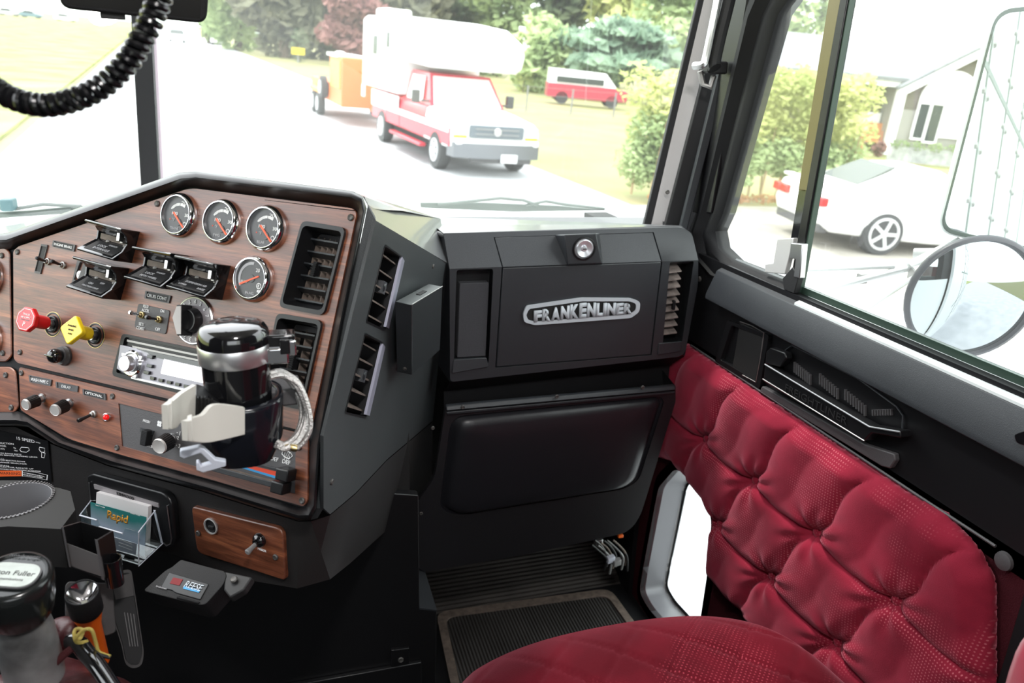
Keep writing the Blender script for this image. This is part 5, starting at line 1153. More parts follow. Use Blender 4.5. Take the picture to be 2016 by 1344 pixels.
MB().prism(stad(.0255, .0165, to3+gd*.0012), gd*-.002).build('badge_rim', 'dgrey', gl); MB().prism(stad(.024, .015, to3+gd*.0017), gd*-.002).build('badge_plate', mat('pale badge', (.50, .54, .50), .4, var=.15, vscale=60), gl)
text('Eaton Fuller', to3+gd*.0018+ky_*.002, kx_, ky_, 'rubber', gl, width=.042, height=.0058, depth=.0002); text('Transmissions', to3+gd*.0018-ky_*.006, kx_, ky_, 'dgrey', gl, width=.028, height=.0032, depth=.0002)
text('Roadranger', gb1+gd*.0005+ky_*.0245, kx_, ky_, 'dgrey', gl, width=.03, height=.004, depth=.0002)
# leather boot and black edge rail
bt = thg('gear_lever_boot', 'dark red leather boot around the foot of the gear lever', 'boot', PT(90, 1400, .80))
c0 = PT(70, 1480, .82)
rg = []
for h_b, s_ in ((-.02, 1.25), (.02, 1.15), (.045, 1.0), (.068, .74), (.078, .5)):
    rg.append([c0+V((.095*s_*math.cos(a)*(1+.05*math.sin(5*a)), .085*s_*math.sin(a)*(1+.05*math.cos(4*a)), h_b+.004*math.sin(6*a))) for a in [2*math.pi*k/40 for k in range(40)]])
MB().loft(rg).build('leather_boot', 'leather', bt, ang=80, sub=1)
MB().tube(spline([PT(102, 1252, .83), PT(120, 1234, .83), PT(138, 1240, .82), PT(125, 1262, .82), PT(112, 1275, .82)], 6), .011, 12).build('boot_fold', 'leather', bt)
MB().tube(spline([PT(140, 1262, .80), PT(152, 1262, .795), PT(170, 1285, .785), PT(195, 1315, .77), PT(240, 1385, .74)], 6), .0085, 12).build('black_strap', 'gloss', bt)
MB().tube(spline([PT(150, 1270, .79), PT(130, 1285, .79), PT(100, 1312, .79), PT(50, 1345, .79)], 6), .004, 10).build('boot_seam', 'leather', bt)
# torch in its pouch
f0, f1 = PT(196, 1300, .88), PT(161, 1165, .80); fd = (f1-f0).normalized(); FLn = (f1-f0).length
fl_ = thg('flashlight', 'orange flashlight with black bezel and shiny reflector standing upright', 'flashlight', f0)
MB().lathe(f0, fd, [(.0105, 0), (.0110, FLn*.55), (.0138, FLn*.68), (.0145, FLn*.76)], 28).build('body', 'orangep', fl_)
MB().lathe(f0, fd, [(.0150, FLn*.74), (.0165, FLn*.76), (.0165, FLn*.98), (.0158, FLn), (.0150, FLn), (.0148, FLn*.985)], 32, True, False).build('bezel', 'softblack', fl_)
MB().lathe(f0, fd, [(.0149, FLn*.985), (.012, FLn*.95), (.007, FLn*.90), (.003, FLn*.87), (.0005, FLn*.87)], 32, False).build('reflector', 'chrome', fl_)
ly = thg('yellow_cord', 'short yellow and black braided cord tied at the flashlight', 'cord', PT(215, 1293, .79))
MB().tube(spline([PT(*p) for p in [(172, 1262, .79), (152, 1264, .78), (146, 1248, .78), (150, 1238, .785), (163, 1240, .78), (158, 1256, .775), (150, 1254, .77), (165, 1240, .77), (180, 1240, .77), (188, 1262, .78), (194, 1282, .785), (205, 1288, .785), (217, 1292, .785)]], 6), .0019, 8).build('knotted_cord', mat('yellow black braid', (.55, .43, .10), .6, bump=1, bscale=900), ly)
MB().tube(spline([PT(*p) for p in [(168, 1266, .79), (180, 1276, .785), (195, 1288, .78), (216, 1294, .785)]], 6), .0019, 8).build('cord_end', 'rubber', ly)
pc_ = thg('belt_pouch', 'dark grey folded plastic pouch holding the flashlight', 'pouch', PT(180, 1250, .89))
m = MB(); pn = (C-PT(180, 1200, .88)).normalized(); PPp = PL(PT(180, 1200, .88), pn)
m.prism(rp([PPp.at(*p) for p in [(128, 1152), (135, 1144), (222, 1148), (229, 1244), (205, 1253), (190, 1222), (160, 1240), (128, 1222)]], .004), pn*-.012)
m.build('pouch_body', 'sleevegrey', pc_, bevel=.003); 
MB().prism(rp([PPp.at(*p, .006) for p in [(186, 1222), (196, 1215), (205, 1252), (199, 1252)]], .002), pn*-.004).build('pale_tab', 'grey', pc_)
kn_ = thg('plastic_sleeve', 'long dark rounded plastic sleeve with faint print beside the flashlight', 'sleeve', PT(262, 1310, .92))
kq = [(216, 1132), (258, 1122), (266, 1170), (283, 1285), (278, 1308), (262, 1314), (247, 1306), (240, 1270), (224, 1220)]
ko = rp([PPp.at(u, v, -.020) for u, v in kq], .006)
MB().prism(ko, pn*-.010).build('sleeve_body', 'rubberflat', kn_, bevel=.002)
MB().prism([lerp(cen(ko), p, 1.03) for p in ko], pn*-.004, holes=[[lerp(cen(ko), p, .93) for p in ko]]).build('sleeve_rim', 'sleevegrey', kn_, bevel=.001)
MB().prism([PPp.at(*p, -.018) for p in [(218, 1138), (258, 1128), (264, 1172), (228, 1180)]], pn*-.004).build('sleeve_top', 'sleevegrey', kn_)
for k in range(7):
    a_, b_ = PPp.at(245+k*3, 1205+k*.5, -.0188), PPp.at(256+k*2.6, 1272, -.0188); s_ = (b_-a_).normalized().cross(pn)*.0004
    MB().prism([a_+s_, b_+s_, b_-s_, a_-s_], pn*-.0002).build('printed_line', 'dgrey', kn_) if k % 2 == 0 else None
# ================================================================== trailer brake controller
BN = (HN*.42+Zu*.90).normalized(); BP = PL(PT(360, 1150, .93), BN)
bc = thing('brake_controller', 'black trailer brake controller with red light and blue-white logo under the dash', 'controller', BP.mat())
tq = [BP.at(*p) for p in [(338, 1116), (356, 1101), (442, 1124), (446, 1132), (440, 1150), (404, 1190), (390, 1190), (286, 1164), (284, 1160), (326, 1122)]]
MB().prism(rp(tq, [.002, .003, .003, .003, .01, .006, .002, .006, .004, .01]), BN*-.030).build('housing', 'softblack', bc, bevel=.006, seg=4)
MB().prism(rp([BP.at(*p, .0012) for p in [(333, 1126), (411, 1149), (394, 1180), (345, 1166), (338, 1161), (316, 1156)]], .002), BN*-.003).build('label_plate', 'satin', bc, bevel=.0006)
MB().prism([BP.at(*p, .0018) for p in [(341, 1136), (360, 1140), (353, 1152), (334, 1148)]], BN*-.001).build('red_indicator', mat('dark red lens', (.16, .002, .005), .4, spec=.2), bc)
a_, b_ = BP.at(365, 1149, .002), BP.at(398, 1158, .002); yy_ = BP.at(368, 1144)-BP.at(363, 1154); text('REESE', (a_+b_)/2, b_-a_, yy_, mat('pale blue grey print', (.45, .50, .55), .5), bc, width=(b_-a_).length, height=.0085, shear=.1, depth=.0003)
MB().prism([BP.at(*p, .0019) for p in [(362, 1153), (394, 1161), (391, 1166), (360, 1158)]], BN*-.0008).build('blue_bar', 'blue', bc)
text('brakeman', BP.at(318, 1156, .0016), b_-a_, yy_, 'lgrey', bc, width=.016, height=.0018, depth=.0003)
MB().prism([BP.at(*p, .0022) for p in [(350, 1171), (394, 1183), (389, 1188), (345, 1176)]], BN*-.012).build('manual_slide', 'softblack', bc, bevel=.002)
MB().prism([BP.at(*p, -.001) for p in [(442, 1124), (496, 1135), (480, 1160), (452, 1176), (440, 1160)]], BN*-.012).build('bracket', 'rubber', bc, bevel=.002)
screw(BP.at(461, 1141, .001), BN, .0045, bc)
# ================================================================== passenger seat
seat = thg('passenger_seat', 'dark red velour passenger seat with stitched diamond cushion', 'seat', V((.49, .55, 0)))
def seatz(x, y):
    return 0
SO = [(890, 1344), (1000, 1300), (1100, 1265), (1200, 1240), (1300, 1222), (1420, 1213), (1500, 1223), (1560, 1253), (1640, 1310), (1670, 1344)]
sx0, sx1, sy0, sy1 = .16, .80, .10, .950
def sfun(s, t):
    a = 2*s-1; b = 2*t-1
    # superellipse map of the square
    x = .475+.325*a*math.sqrt(max(0, 1-.22*b*b)) if b > 0 else .475+.325*a
    yf = .945-.045*abs(a)**2.2-.055*max(0, a)**5-.03*max(0, -a)**4
    y = lerp(.12, yf, t)
    da, db = max(0, abs(a)-.80)/.20, max(0, t-.86)/.14
    h = .524-.040*da**2.4-.028*db**2.2 - .006*(1-a*a)*0
    z = h
    u_, v_ = (x-.40)/.115, (y-.80)/.115
    p_, q_ = u_+v_, u_-v_
    z -= .0065*(math.exp(-((p_-round(p_))/.035)**2)+math.exp(-((q_-round(q_))/.035)**2))*(1-min(1, da+db))
    return V((x, y, z))
NS_ = 110
m = MB(); m.grid(sfun, NS_, NS_); 
edge = [sfun(i/NS_, 1) for i in range(NS_+1)]; le = [sfun(0, i/NS_) for i in range(NS_+1)]; re_ = [sfun(1, i/NS_) for i in range(NS_, -1, -1)]
peri = le+edge[1:]+re_[1:]
skirt = [p+(p-V((.49, .5, p.z))).normalized()*.006-Zu*.05 for p in peri]; sk2 = [p-Zu*.14 for p in peri]
m.loft([peri, [p+(p-V((.49, .5, p.z))).normalized()*.004-Zu*.015 for p in peri], skirt, sk2], False, False, False)
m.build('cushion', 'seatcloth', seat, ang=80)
MB().tube([p+(p-V((.49, .5, p.z))).normalized()*.003-Zu*.012 for p in peri], .004, 8).build('piping', 'seatcloth', seat)
MB().bx((.25, .2, .02), (.72, .85, .34)).build('seat_base', 'flat', seat)
arm_pts = [(.60, .47), (.735, .47)]
e0 = PT(1957, 1352, .66); 
rings = []
for k, (dy, s_) in enumerate(((0, .55), (-.006, .8), (-.02, .97), (-.045, 1.0), (-.40, 1.0))):
    c = V((.742, .450+dy, .800)); rings.append([c+V((.085*s_*math.copysign(abs(math.cos(a))**.6, math.cos(a)), 0, .075*s_*math.copysign(abs(math.sin(a))**.6, math.sin(a)))) for a in [2*math.pi*q_/28 for q_ in range(28)]])
MB().loft(rings).build('armrest', mat('bright red velour', (.34, .02, .045), .9, sheen=.4, spec=.1), seat, ang=80)
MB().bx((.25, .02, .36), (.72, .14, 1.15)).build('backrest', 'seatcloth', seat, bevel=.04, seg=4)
# ================================================================== outside: the ground falls and rolls a little against the cab
_zc = V((1, -.1, 0)).cross(V((50-PX, -(10-PY), -F))).normalized()
if _zc.y < 0: _zc = -_zc
EZ = (ROT @ _zc).normalized(); rdv = ray(300, 35); EY = (rdv-EZ*rdv.dot(EZ)).normalized(); EX = EY.cross(EZ)
G0 = C-EZ*2.5
EM = Matrix((EX, EY, EZ)).transposed().to_4x4(); EM.translation = G0
EI = EM.inverted()
def eg(u, v, z=0):
    p = hit(u, v, G0+EZ*z, EZ); return EI @ p
def eu(u, D): # ground spot under photo column u at lens depth D
    return eg(u, 5+.1*u+3750/D)
def hz(u, v, D): return 2.5+((5+.1*u)-v)*D/F
def ething(name, label, cat, p, rot=0, **k): return thing(name, label, cat, EM @ Matrix.Translation(V((p[0], p[1], p[2] if len(p) > 2 else 0))) @ Matrix.Rotation(rot, 4, 'Z'), **k)
def estruct(name, mb, m):
    o = mb.build(name, m, None, local=True); o.matrix_world = EM; MW[o] = EM; o['kind'] = 'structure'; return o
road_m = mat('pale asphalt', (.42, .42, .44), .8, var=.12, vscale=1.5); grass_m = leafmat('dry yellow-green lawn', (.30, .36, .10), (.50, .50, .20), .5)
verge_m = leafmat('dry verge grass', (.34, .27, .16), (.26, .28, .12), .4); drive_m = mat('gravel drive', (.34, .31, .27), .9, var=.2, vscale=2)
Z = lambda x, y, z=0: V((x, y, z))
estruct('ground', MB().face([Z(-300, -60, -.06), Z(300, -60, -.06), Z(300, 420, -.06), Z(-300, 420, -.06)]), verge_m)
estruct('road', MB().prism([Z(-2.6, -60, .0), Z(8.2, -60, .0), Z(8.2, 300, .0), Z(-2.6, 300, .0)], (0, 0, -.05)), road_m)
estruct('lawn', MB().prism([Z(-200, -60, .02), Z(-2.9, -60, .02), Z(-2.9, 200, .02), Z(-200, 200, .02)], (0, 0, -.06)), grass_m)
estruct('driveway', MB().prism([Z(8.2, 4.5, .01), Z(26, 4.5, .01), Z(26, 12.4, .01), Z(8.2, 12.4, .01)], (0, 0, -.05)), drive_m)
estruct('verge', MB().prism([Z(8.2, -60, .015), Z(40, -60, .015), Z(40, 4.5, .015), Z(8.2, 4.5, .015)], (0, 0, -.05)), leafmat('roadside grass', (.26, .22, .12), (.20, .24, .08), 1.5))
# ---------------------------------------------------------------- leaves
def leaves(parts, n, size, m, name, parent, seed=1):
    rnd = random.Random(seed); vs = []; fs = []
    tot = sum(p[1][0]*p[1][1]*p[1][2] for p in parts)
    for c, r in parts:
        for _ in range(max(8, int(n*r[0]*r[1]*r[2]/tot))):
            d = V((rnd.gauss(0, 1), rnd.gauss(0, 1), rnd.gauss(0, 1))).normalized(); q = rnd.random()**.28
            p = V(c)+V((d.x*r[0]*q, d.y*r[1]*q, d.z*r[2]*q)); x = V((rnd.gauss(0, 1), rnd.gauss(0, 1), rnd.gauss(0, 1))).normalized(); y = x.orthogonal().normalized(); s_ = size*(.6+.8*rnd.random())
            o = len(vs); vs += [p+x*s_, p+y*s_*.5, p-x*s_, p-y*s_*.5]; fs.append((o, o+1, o+2, o+3))
    m_ = MB(); m_.v = vs; m_.f = fs; return m_.build(name, m, parent, local=True, recalc=False, smooth=False)
LM = dict(pale=leafmat('pale green leaves', (.32, .42, .20), (.62, .70, .38), .35), mid=leafmat('mid green leaves', (.15, .21, .09), (.40, .48, .23), .4), dark=leafmat('dark green leaves', (.08, .12, .07), (.24, .29, .17), .5),
          brown=leafmat('brown green needles', (.11, .11, .075), (.29, .28, .19), .5), plum=leafmat('purple plum leaves', (.26, .12, .12), (.44, .24, .22), .5), blue=leafmat('blue green leaves', (.13, .22, .15), (.40, .52, .38), .6),
          yel=leafmat('yellow green leaves', (.40, .45, .16), (.70, .70, .32), .5))
bark = mat('bark', (.12, .085, .06), .9)
TREES = 'trees lining the road and gardens'
def tree(u, D, vt, wpx, lm, label, vb=None, n=1500, kind='tree', seed=1):
    p = eu(u, D); H = hz(u, vt, D); W = 1.3*wpx*D/F/2; n = int(n*1.6); rnd = random.Random(seed); b0 = .06*H if vb is None else max(.1, hz(u, vb, D))
    t = ething(kind, label, 'tree', (p.x, p.y)); cp_ = []
    for k in range(9):
        h = lerp(b0, H, (k+.5)/9); rr = W*math.sin(math.pi*min(.93, .12+.8*(k+.5)/9))**.6
        a = rnd.random()*6.28; cp_.append(((math.cos(a)*rr*.35, math.sin(a)*rr*.35, h), (rr*.8, rr*.8, (H-b0)/9*1.4)))
    leaves(cp_, n, max(.10, W*.13), LM[lm], 'crown', t, seed)
    MB().lathe(V((0, 0, 0)), (0, 0, 1), [(W*.09+.08, -.1), (W*.06+.05, H*.35), (.03, H*.8)], 10).build('trunk', bark, t, local=True)
    return t
tree(412, 95, -40, 70, 'mid', 'slender green tree rising just right of the black tablet', n=900, seed=2)
tree(470, 80, -160, 130, 'pale', 'pale green tree left of the brown conifers behind the road sign', n=1500, seed=3)
tree(560, 72, -200, 170, 'brown', 'big brown-green conifer above the yellow road sign', n=2200, seed=4)
tree(640, 78, -200, 150, 'brown', 'brown-green conifer left of the purple-leaved tree', n=2000, seed=5)
tree(700, 66, -60, 120, 'plum', 'purple-leaved tree behind the rear of the white camper', n=1700, seed=6)
tree(800, 84, -220, 200, 'brown', 'tall olive conifer directly behind the camper roof', n=2200, seed=7)
tree(890, 88, -140, 150, 'dark', 'dark green tree behind the middle of the camper roof', n=1800, seed=8)
tree(975, 80, -90, 120, 'mid', 'green tree above the front end of the camper', n=1500, seed=9)
tree(1068, 54, 40, 130, 'pale', 'low pale green tree left of the small white house', vb=175, n=1300, seed=10)
tree(1110, 92, -180, 170, 'dark', 'dark tree top beyond the small white house', vb=60, n=1700, seed=11)
tree(1205, 53, 52, 210, 'blue', 'round blue-green tree above the red and white van', vb=150, n=2600, seed=12)
tree(1210, 84, -120, 160, 'yel', 'yellow-green tree behind the round blue-green tree', n=1500, seed=13)
tree(1310, 60, -160, 150, 'pale', 'drooping pale green tree beside the windshield pillar', n=2000, seed=14)
tree(1400, 64, -120, 150, 'mid', 'green tree behind the grey windshield pillar', n=1200, seed=15)
tree(1575, 58, -160, 130, 'pale', 'pale green tree seen through the vent window above the garage roof', n=1300, seed=16)
def bush(u, v, wpx, hpx, lm, label, n=500, seed=1, sz=None):
    p = eg(u, v); D = -(ROT.transposed() @ (EM @ p - C)).z; W = wpx*D/F/2; H = hpx*D/F
    t = ething('bush', label, 'bush', (p.x, p.y)); leaves([((0, 0, H*.5), (W, W*.7, H*.55))], n, sz or W*.10, LM[lm], 'foliage', t, seed)
    MB().lathe(V((0, 0, 0)), (0, 0, 1), [(.05, -.05), (.03, H*.4)], 8).build('stems', bark, t, local=True)
bush(505, 99, 50, 32, 'dark', 'dark roadside bush left of the conifers', seed=21); bush(590, 122, 40, 60, 'dark', 'dark shrub under the big conifer by the road sign', seed=22)
bush(1030, 180, 40, 50, 'yel', 'small yellow-green shrub right of the camper nose', seed=23); bush(1088, 192, 60, 60, 'mid', 'green shrub left of the parked van', seed=24)
bush(1660, 300, 60, 90, 'yel', 'yellow-green shrub at the corner of the brown porch', seed=25); bush(1898, 322, 60, 50, 'mid', 'green shrub at the foot of the gabled house', seed=26)
# ---------------------------------------------------------------- hedge: runs from the road side back along the plot
hg = ething('hedge', 'tall unclipped yellow-green hedge beside the driveway', 'hedge', (12.5, 13.4))
hp_ = []; rnd = random.Random(5)
for k in range(34):
    t = k/33; x = lerp(-3.7, 2.2, t)
    for zc in (.5, 1.2, 1.95): hp_.append(((x+rnd.uniform(-.2, .2), rnd.uniform(-.25, .25), zc*1.0+rnd.uniform(-.1, .12)+(.12 if t < .4 else .40)), (.42, .45, .45)))
leaves([q for q in hp_ if q[0][2] < 1.35], 14000, .075, LM['pale'], 'lower_foliage', hg, 7)
leaves([q for q in hp_ if q[0][2] >= 1.35], 11000, .075, LM['yel'], 'upper_foliage', hg, 8)
m = MB()
for k in range(26): x = lerp(-3.6, 2.1, k/25); m.lathe(V((x, rnd.uniform(-.2, .2), 0)), (rnd.uniform(-.15, .15), 0, 1), [(.03, 0), (.015, 1.6)], 6)
m.build('stems', mat('dry stems', (.42, .30, .18), .9), hg, local=True)
leaves([((x, -.55, .08), (.5, .25, .10)) for x in (-3.2, -2.4, -1.6, -.8, 0, .8, 1.6, 2.4)], 1500, .05, leafmat('dead leaves', (.38, .20, .09), (.55, .33, .18), 3), 'leaf_litter', hg, 9)

# ---------------------------------------------------------------- vehicles
tyre = mat('tyre rubber', (.05, .05, .052), .8); tredp = mat('bright red paint', (.60, .035, .06), .35, coat=.3); wpaint = mat('white paint', (.82, .82, .82), .35, coat=.3); gl_d = mat('tinted window glass', (.05, .06, .055), .25, spec=.3); gl_l = mat('glass with reflection in colour', (.75, .78, .78), .15)  # the pale glass has its bright reflection painted as colour
bumper = mat('grey chrome bumper', (.16, .165, .18), .35, .3); hubm = mat('alloy wheel', (.72, .73, .75), .3, .4)
def wheel(parent, x, y, r, w_=.24, side=-1, spokes=6, hubr=.62):
    o = MB().lathe(V((x-w_/2, y, r)), (1, 0, 0), [(r*.62, 0), (r*.94, 0), (r, .04), (r, w_-.04), (r*.94, w_), (r*.62, w_)], 32).build('wheel', tyre, parent, local=True)
    xs_ = x-w_/2 if side < 0 else x+w_/2; d = -1 if side < 0 else 1
    m = MB(); m.lathe(V((xs_-d*.02, y, r)), (d, 0, 0), [(r*hubr, 0), (r*hubr, .035), (r*hubr*.88, .04), (r*hubr*.84, .012), (r*.02, .012)], 28)
    for k in range(spokes):
        a = 2*math.pi*k/spokes; c = V((xs_+d*.008, y+math.cos(a)*r*hubr*.46, r+math.sin(a)*r*hubr*.46)); u_1 = V((0, math.cos(a), math.sin(a))); m.box(c, V((.008, 0, 0)), u_1*r*hubr*.44, V((1, 0, 0)).cross(u_1)*r*.075)
    m.lathe(V((xs_-d*.0, y, r)), (d, 0, 0), [(r*.16, 0), (r*.13, .03), (.005, .034)], 16); m.build('rim', hubm, o, local=True); return o
def hull(secs, name, m, parent, bevel=.03):
    """cross-sections: list of (y, [(x,z)...])"""
    return MB().loft([[V((x, y, z)) for x, z in s] for y, s in secs]).build(name, m, parent, local=True, bevel=bevel, seg=3, ang=30)
# pickup facing us; local y=0 at its front axle, -y forward
pk = ething('pickup_truck', 'red and white pickup truck carrying a white camper, parked facing us across the road', 'pickup truck', (6.45, 16.2), math.radians(1.0))
w2 = 1.0
def sec(zt, zb=.55, wt=.93, wb=1.0): return [(-wb, zb), (wb, zb), (wb, zb+.35), (wt+.02, zt-.06), (wt-.06, zt), (-wt+.06, zt), (-wt-.02, zt-.06), (-wb, zb+.35)]
hull([(-.95, sec(1.02, .62)), (-.88, sec(1.12, .55)), (.2, sec(1.22)), (.85, sec(1.26))], 'hood', wpaint, pk)
hull([(.85, sec(1.26)), (2.75, sec(1.28))], 'cab_body', tredp, pk)
hull([(2.75, sec(1.30)), (5.35, sec(1.30))], 'bed', tredp, pk)
MB().prism([Z(-1.02, -.88, .60), Z(-1.02, .85, .62), Z(-1.02, .85, 1.02), Z(-1.02, -.85, .95)], (.03, 0, 0)).build('front_fender', tredp, pk, local=True)
hull([(.75, [(-.90, 1.24), (.90, 1.24), (.90, 1.26), (-.90, 1.26)]), (1.35, [(-.88, 1.25), (.88, 1.25), (.74, 1.92), (-.74, 1.92)]), (2.6, [(-.88, 1.25), (.88, 1.25), (.74, 1.94), (-.74, 1.94)]), (2.74, [(-.86, 1.25), (.86, 1.25), (.74, 1.88), (-.74, 1.88)])], 'cab_top', tredp, pk)
MB().prism([Z(-.82, .78, 1.27), Z(.82, .78, 1.27), Z(.69, 1.32, 1.86), Z(-.69, 1.32, 1.86)], (0, -.02, .01)).build('windshield', gl_l, pk, local=True)
MB().prism([Z(-.905, 1.30, 1.30), Z(-.905, 2.45, 1.30), Z(-.775, 2.45, 1.84), Z(-.775, 1.55, 1.84)], (-.02, 0, 0)).build('side_window', gl_l, pk, local=True)
MB().prism([Z(-1.03, -.8, .86), Z(-1.03, 5.3, .86), Z(-1.03, 5.3, 1.0), Z(-1.03, -.8, .98)], (.02, 0, 0)).build('white_stripe', wpaint, pk, local=True)
MB().prism([Z(-1.035, 2.8, .95), Z(-1.035, 5.3, .95), Z(-1.035, 5.3, 1.27), Z(-1.035, 2.8, 1.27)], (.02, 0, 0)).build('bed_side', wpaint, pk, local=True)
MB().bx((-.62, -1.0, .80), (.62, -.93, 1.06)).build('grille', mat('grille grey', (.12, .14, .16), .4), pk, local=True, bevel=.02)
for z_ in (.88, .98): MB().bx((-.50, -1.02, z_-.012), (.50, -.99, z_+.012)).build('grille_bar', 'grey', pk, local=True)
MB().lathe(Z(0, -1.01, .93), (0, -1, 0), [(.09, 0), (.08, .02), (.01, .025)], 20).build('emblem', 'silver', pk, local=True)
for s_ in (-1, 1):
    MB().bx((s_*.80-.15, -.99, .84), (s_*.80+.15, -.90, 1.04)).build('headlamp', mat('headlamp', (.85, .85, .80), .1), pk, local=True, bevel=.02)
    MB().bx((s_*.82-.15, -.985, .79), (s_*.82+.15, -.90, .835)).build('indicator', 'yellow', pk, local=True, bevel=.01)
    MB().box(Z(s_*1.16, 1.05, 1.42), V((.09, 0, 0)), V((0, .06, 0)), V((0, 0, .14))).build('wing_mirror', 'dgrey', pk, local=True, bevel=.02)
    MB().bx((s_*1.0-.05, .9, 1.32), (s_*1.0+.12, 1.0, 1.36)).build('mirror_arm', 'dgrey', pk, local=True)
MB().loft([[Z(x, y, z) for z in (.40, .46, .66, .70)] for x, y in ((-1.02, -.75), (-.98, -1.05), (-.6, -1.16), (.6, -1.16), (.98, -1.05), (1.02, -.75))], False, False, False).build('bumper', bumper, pk, local=True)
MB().bx((-.95, -1.10, .66), (.95, -.95, .78)).build('bumper_top', wpaint, pk, local=True, bevel=.03)
MB().bx((-.6, -1.10, .30), (.8, -.95, .42)).build('air_dam', 'dgrey', pk, local=True, bevel=.02)
MB().bx((.05, -1.19, .33), (.42, -1.165, .50)).build('number_plate', wpaint, pk, local=True)
MB().bx((-1.12, .75, .36), (-.96, 3.2, .44)).build('running_board', tredp, pk, local=True, bevel=.02)
for x, s_ in ((-.90, -1), (.90, 1)):
    for y in (0, 4.3): wheel(pk, x, y, .40, .26, s_)
MB().bx((-.8, .4, .35), (.8, 5.0, .6)).build('underbody', 'flat', pk, local=True)
cpr = ething('truck_camper', 'white slide-in camper with overhanging nose carried on the red pickup', 'camper', (6.45, 16.2, 0), math.radians(1.0))
def csec(x, z0, z1): return [(-x, z0), (x, z0), (x, z1-.12), (x-.12, z1), (-x+.12, z1), (-x, z1-.12)]
hull([(2.8, csec(1.06, 1.32, 3.10)), (6.25, csec(1.06, 1.32, 3.12))], 'camper_body', wpaint, cpr)
MB().loft([[Z(-1.055, y, z) for y, z in pr] for pr in [[(2.9, 2.12), (.55, 2.06), (.30, 2.16), (.20, 2.45), (.36, 2.70), (1.2, 2.98), (2.9, 3.10)]]]+[[Z(1.055, y, z) for y, z in [(2.9, 2.12), (.55, 2.06), (.30, 2.16), (.20, 2.45), (.36, 2.70), (1.2, 2.98), (2.9, 3.10)]]]).build('overcab_nose', wpaint, cpr, local=True, bevel=.06, seg=3)
for y, z, h in ((4.95, 2.16, .46), (3.75, 2.36, .36)): MB().bx((-1.075, y-.20 if h > .4 else y-.13, z), (-1.055, y+.20 if h > .4 else y+.13, z+h)).build('side_window', gl_d, cpr, local=True, bevel=.01)
MB().bx((-.9, 4.6, 3.1), (-.2, 5.6, 3.30)).build('roof_unit', wpaint, cpr, local=True, bevel=.06)
MB().bx((-1.08, 5.9, 1.0), (-1.05, 6.22, 1.32)).build('rear_skirt', wpaint, cpr, local=True)
# orange trailer
opt = mat('orange paint', (.75, .17, .035), .5); yot = mat('yellow orange panel', (.70, .32, .05), .5)
tr = ething('utility_trailer', 'orange utility trailer hitched behind the red pickup', 'trailer', (5.9, 23.0), math.radians(-1))
MB().bx((-.95, .6, .55), (.95, 2.6, 1.95)).build('front_box', opt, tr, local=True, bevel=.03)
MB().bx((-.98, .8, 1.05), (-.95, 2.3, 1.85)).build('side_panel', yot, tr, local=True)
MB().bx((-1.0, 1.2, 1.92), (-.2, 2.9, 2.02)).build('white_lid', wpaint, tr, local=True, bevel=.02)
MB().bx((-.95, 2.6, .55), (.95, 6.2, 1.12)).build('bed', opt, tr, local=True, bevel=.03)
MB().bx((-1.12, 3.3, .70), (-.93, 5.6, .86)).build('mudguard', yot, tr, local=True, bevel=.04)
MB().bx((-.1, -.9, .5), (.1, .7, .62)).build('drawbar', opt, tr, local=True)
for y in (3.9, 4.85):
    wheel(tr, -1.02, y, .36, .22, -1); wheel(tr, 1.02, y, .36, .22, 1)
sp_w = MB().lathe(Z(-1.0, 2.95, .95), (-1, 0, 0), [(.20, 0), (.34, 0), (.34, .18), (.20, .20)], 26).build('spare_wheel', tyre, tr, local=True); MB().lathe(Z(-1.16, 2.95, .95), (-1, 0, 0), [(.21, 0), (.20, .05), (.01, .05)], 22).build('rim', hubm, sp_w, local=True)
MB().ball(Z(-.5, 3.3, 1.75), .32, .32, .32).build('white_tank', wpaint, tr, local=True)
MB().bx((.4, 3.0, 1.1), (.95, 6.0, 1.75)).build('back_board', opt, tr, local=True)
# yellow sign, boxes
sg = ething('road_sign', 'small yellow sign on a post at the roadside before the conifers', 'sign', tuple(eu(587, 62)))
MB().bx((-.55, -.03, .7), (.55, .03, 1.25)).build('sign_panel', 'yellow', sg, local=True); MB().bx((-.05, .03, 0), (.05, .1, 1.2)).build('post', 'grey', sg, local=True)
# distant cars
def small_car(p, label, m_, rot=0, group=None, L_=4.5, W_=1.8, H_=1.45, cat='car'):
    t = ething('car', label, cat, p, rot, group=group)
    hull([(-L_/2, [(-W_/2+.1, .35), (W_/2-.1, .35), (W_/2-.1, .75), (-W_/2+.1, .75)]), (-L_*.3, [(-W_/2, .25), (W_/2, .25), (W_/2, .92), (-W_/2, .92)]), (L_*.35, [(-W_/2, .25), (W_/2, .25), (W_/2, .98), (-W_/2, .98)]), (L_/2, [(-W_/2+.1, .35), (W_/2-.1, .35), (W_/2-.1, .85), (-W_/2+.1, .85)])], 'body', m_, t, .05)
    hull([(-L_*.22, [(-W_*.45, .9), (W_*.45, .9), (W_*.45, .93), (-W_*.45, .93)]), (-L_*.04, [(-W_*.45, .9), (W_*.45, .9), (W_*.38, H_), (-W_*.38, H_)]), (L_*.24, [(-W_*.45, .9), (W_*.45, .9), (W_*.38, H_), (-W_*.38, H_)]), (L_*.40, [(-W_*.45, .9), (W_*.45, .9), (W_*.42, .95), (-W_*.42, .95)])], 'cabin', gl_d, t, .03)
    for x in (-1, 1):
        for y in (-L_*.3, L_*.3): MB().lathe(V((x*W_*.42-.1, y, .32)), (1, 0, 0), [(.32, 0), (.32, .2)], 18).build('wheel', tyre, t, local=True)
    return t
small_car((2.6, 108), 'white car far down the road, nearest the left side', wpaint); small_car((7.6, 112), 'white car far down the road, right of the other white car', wpaint)
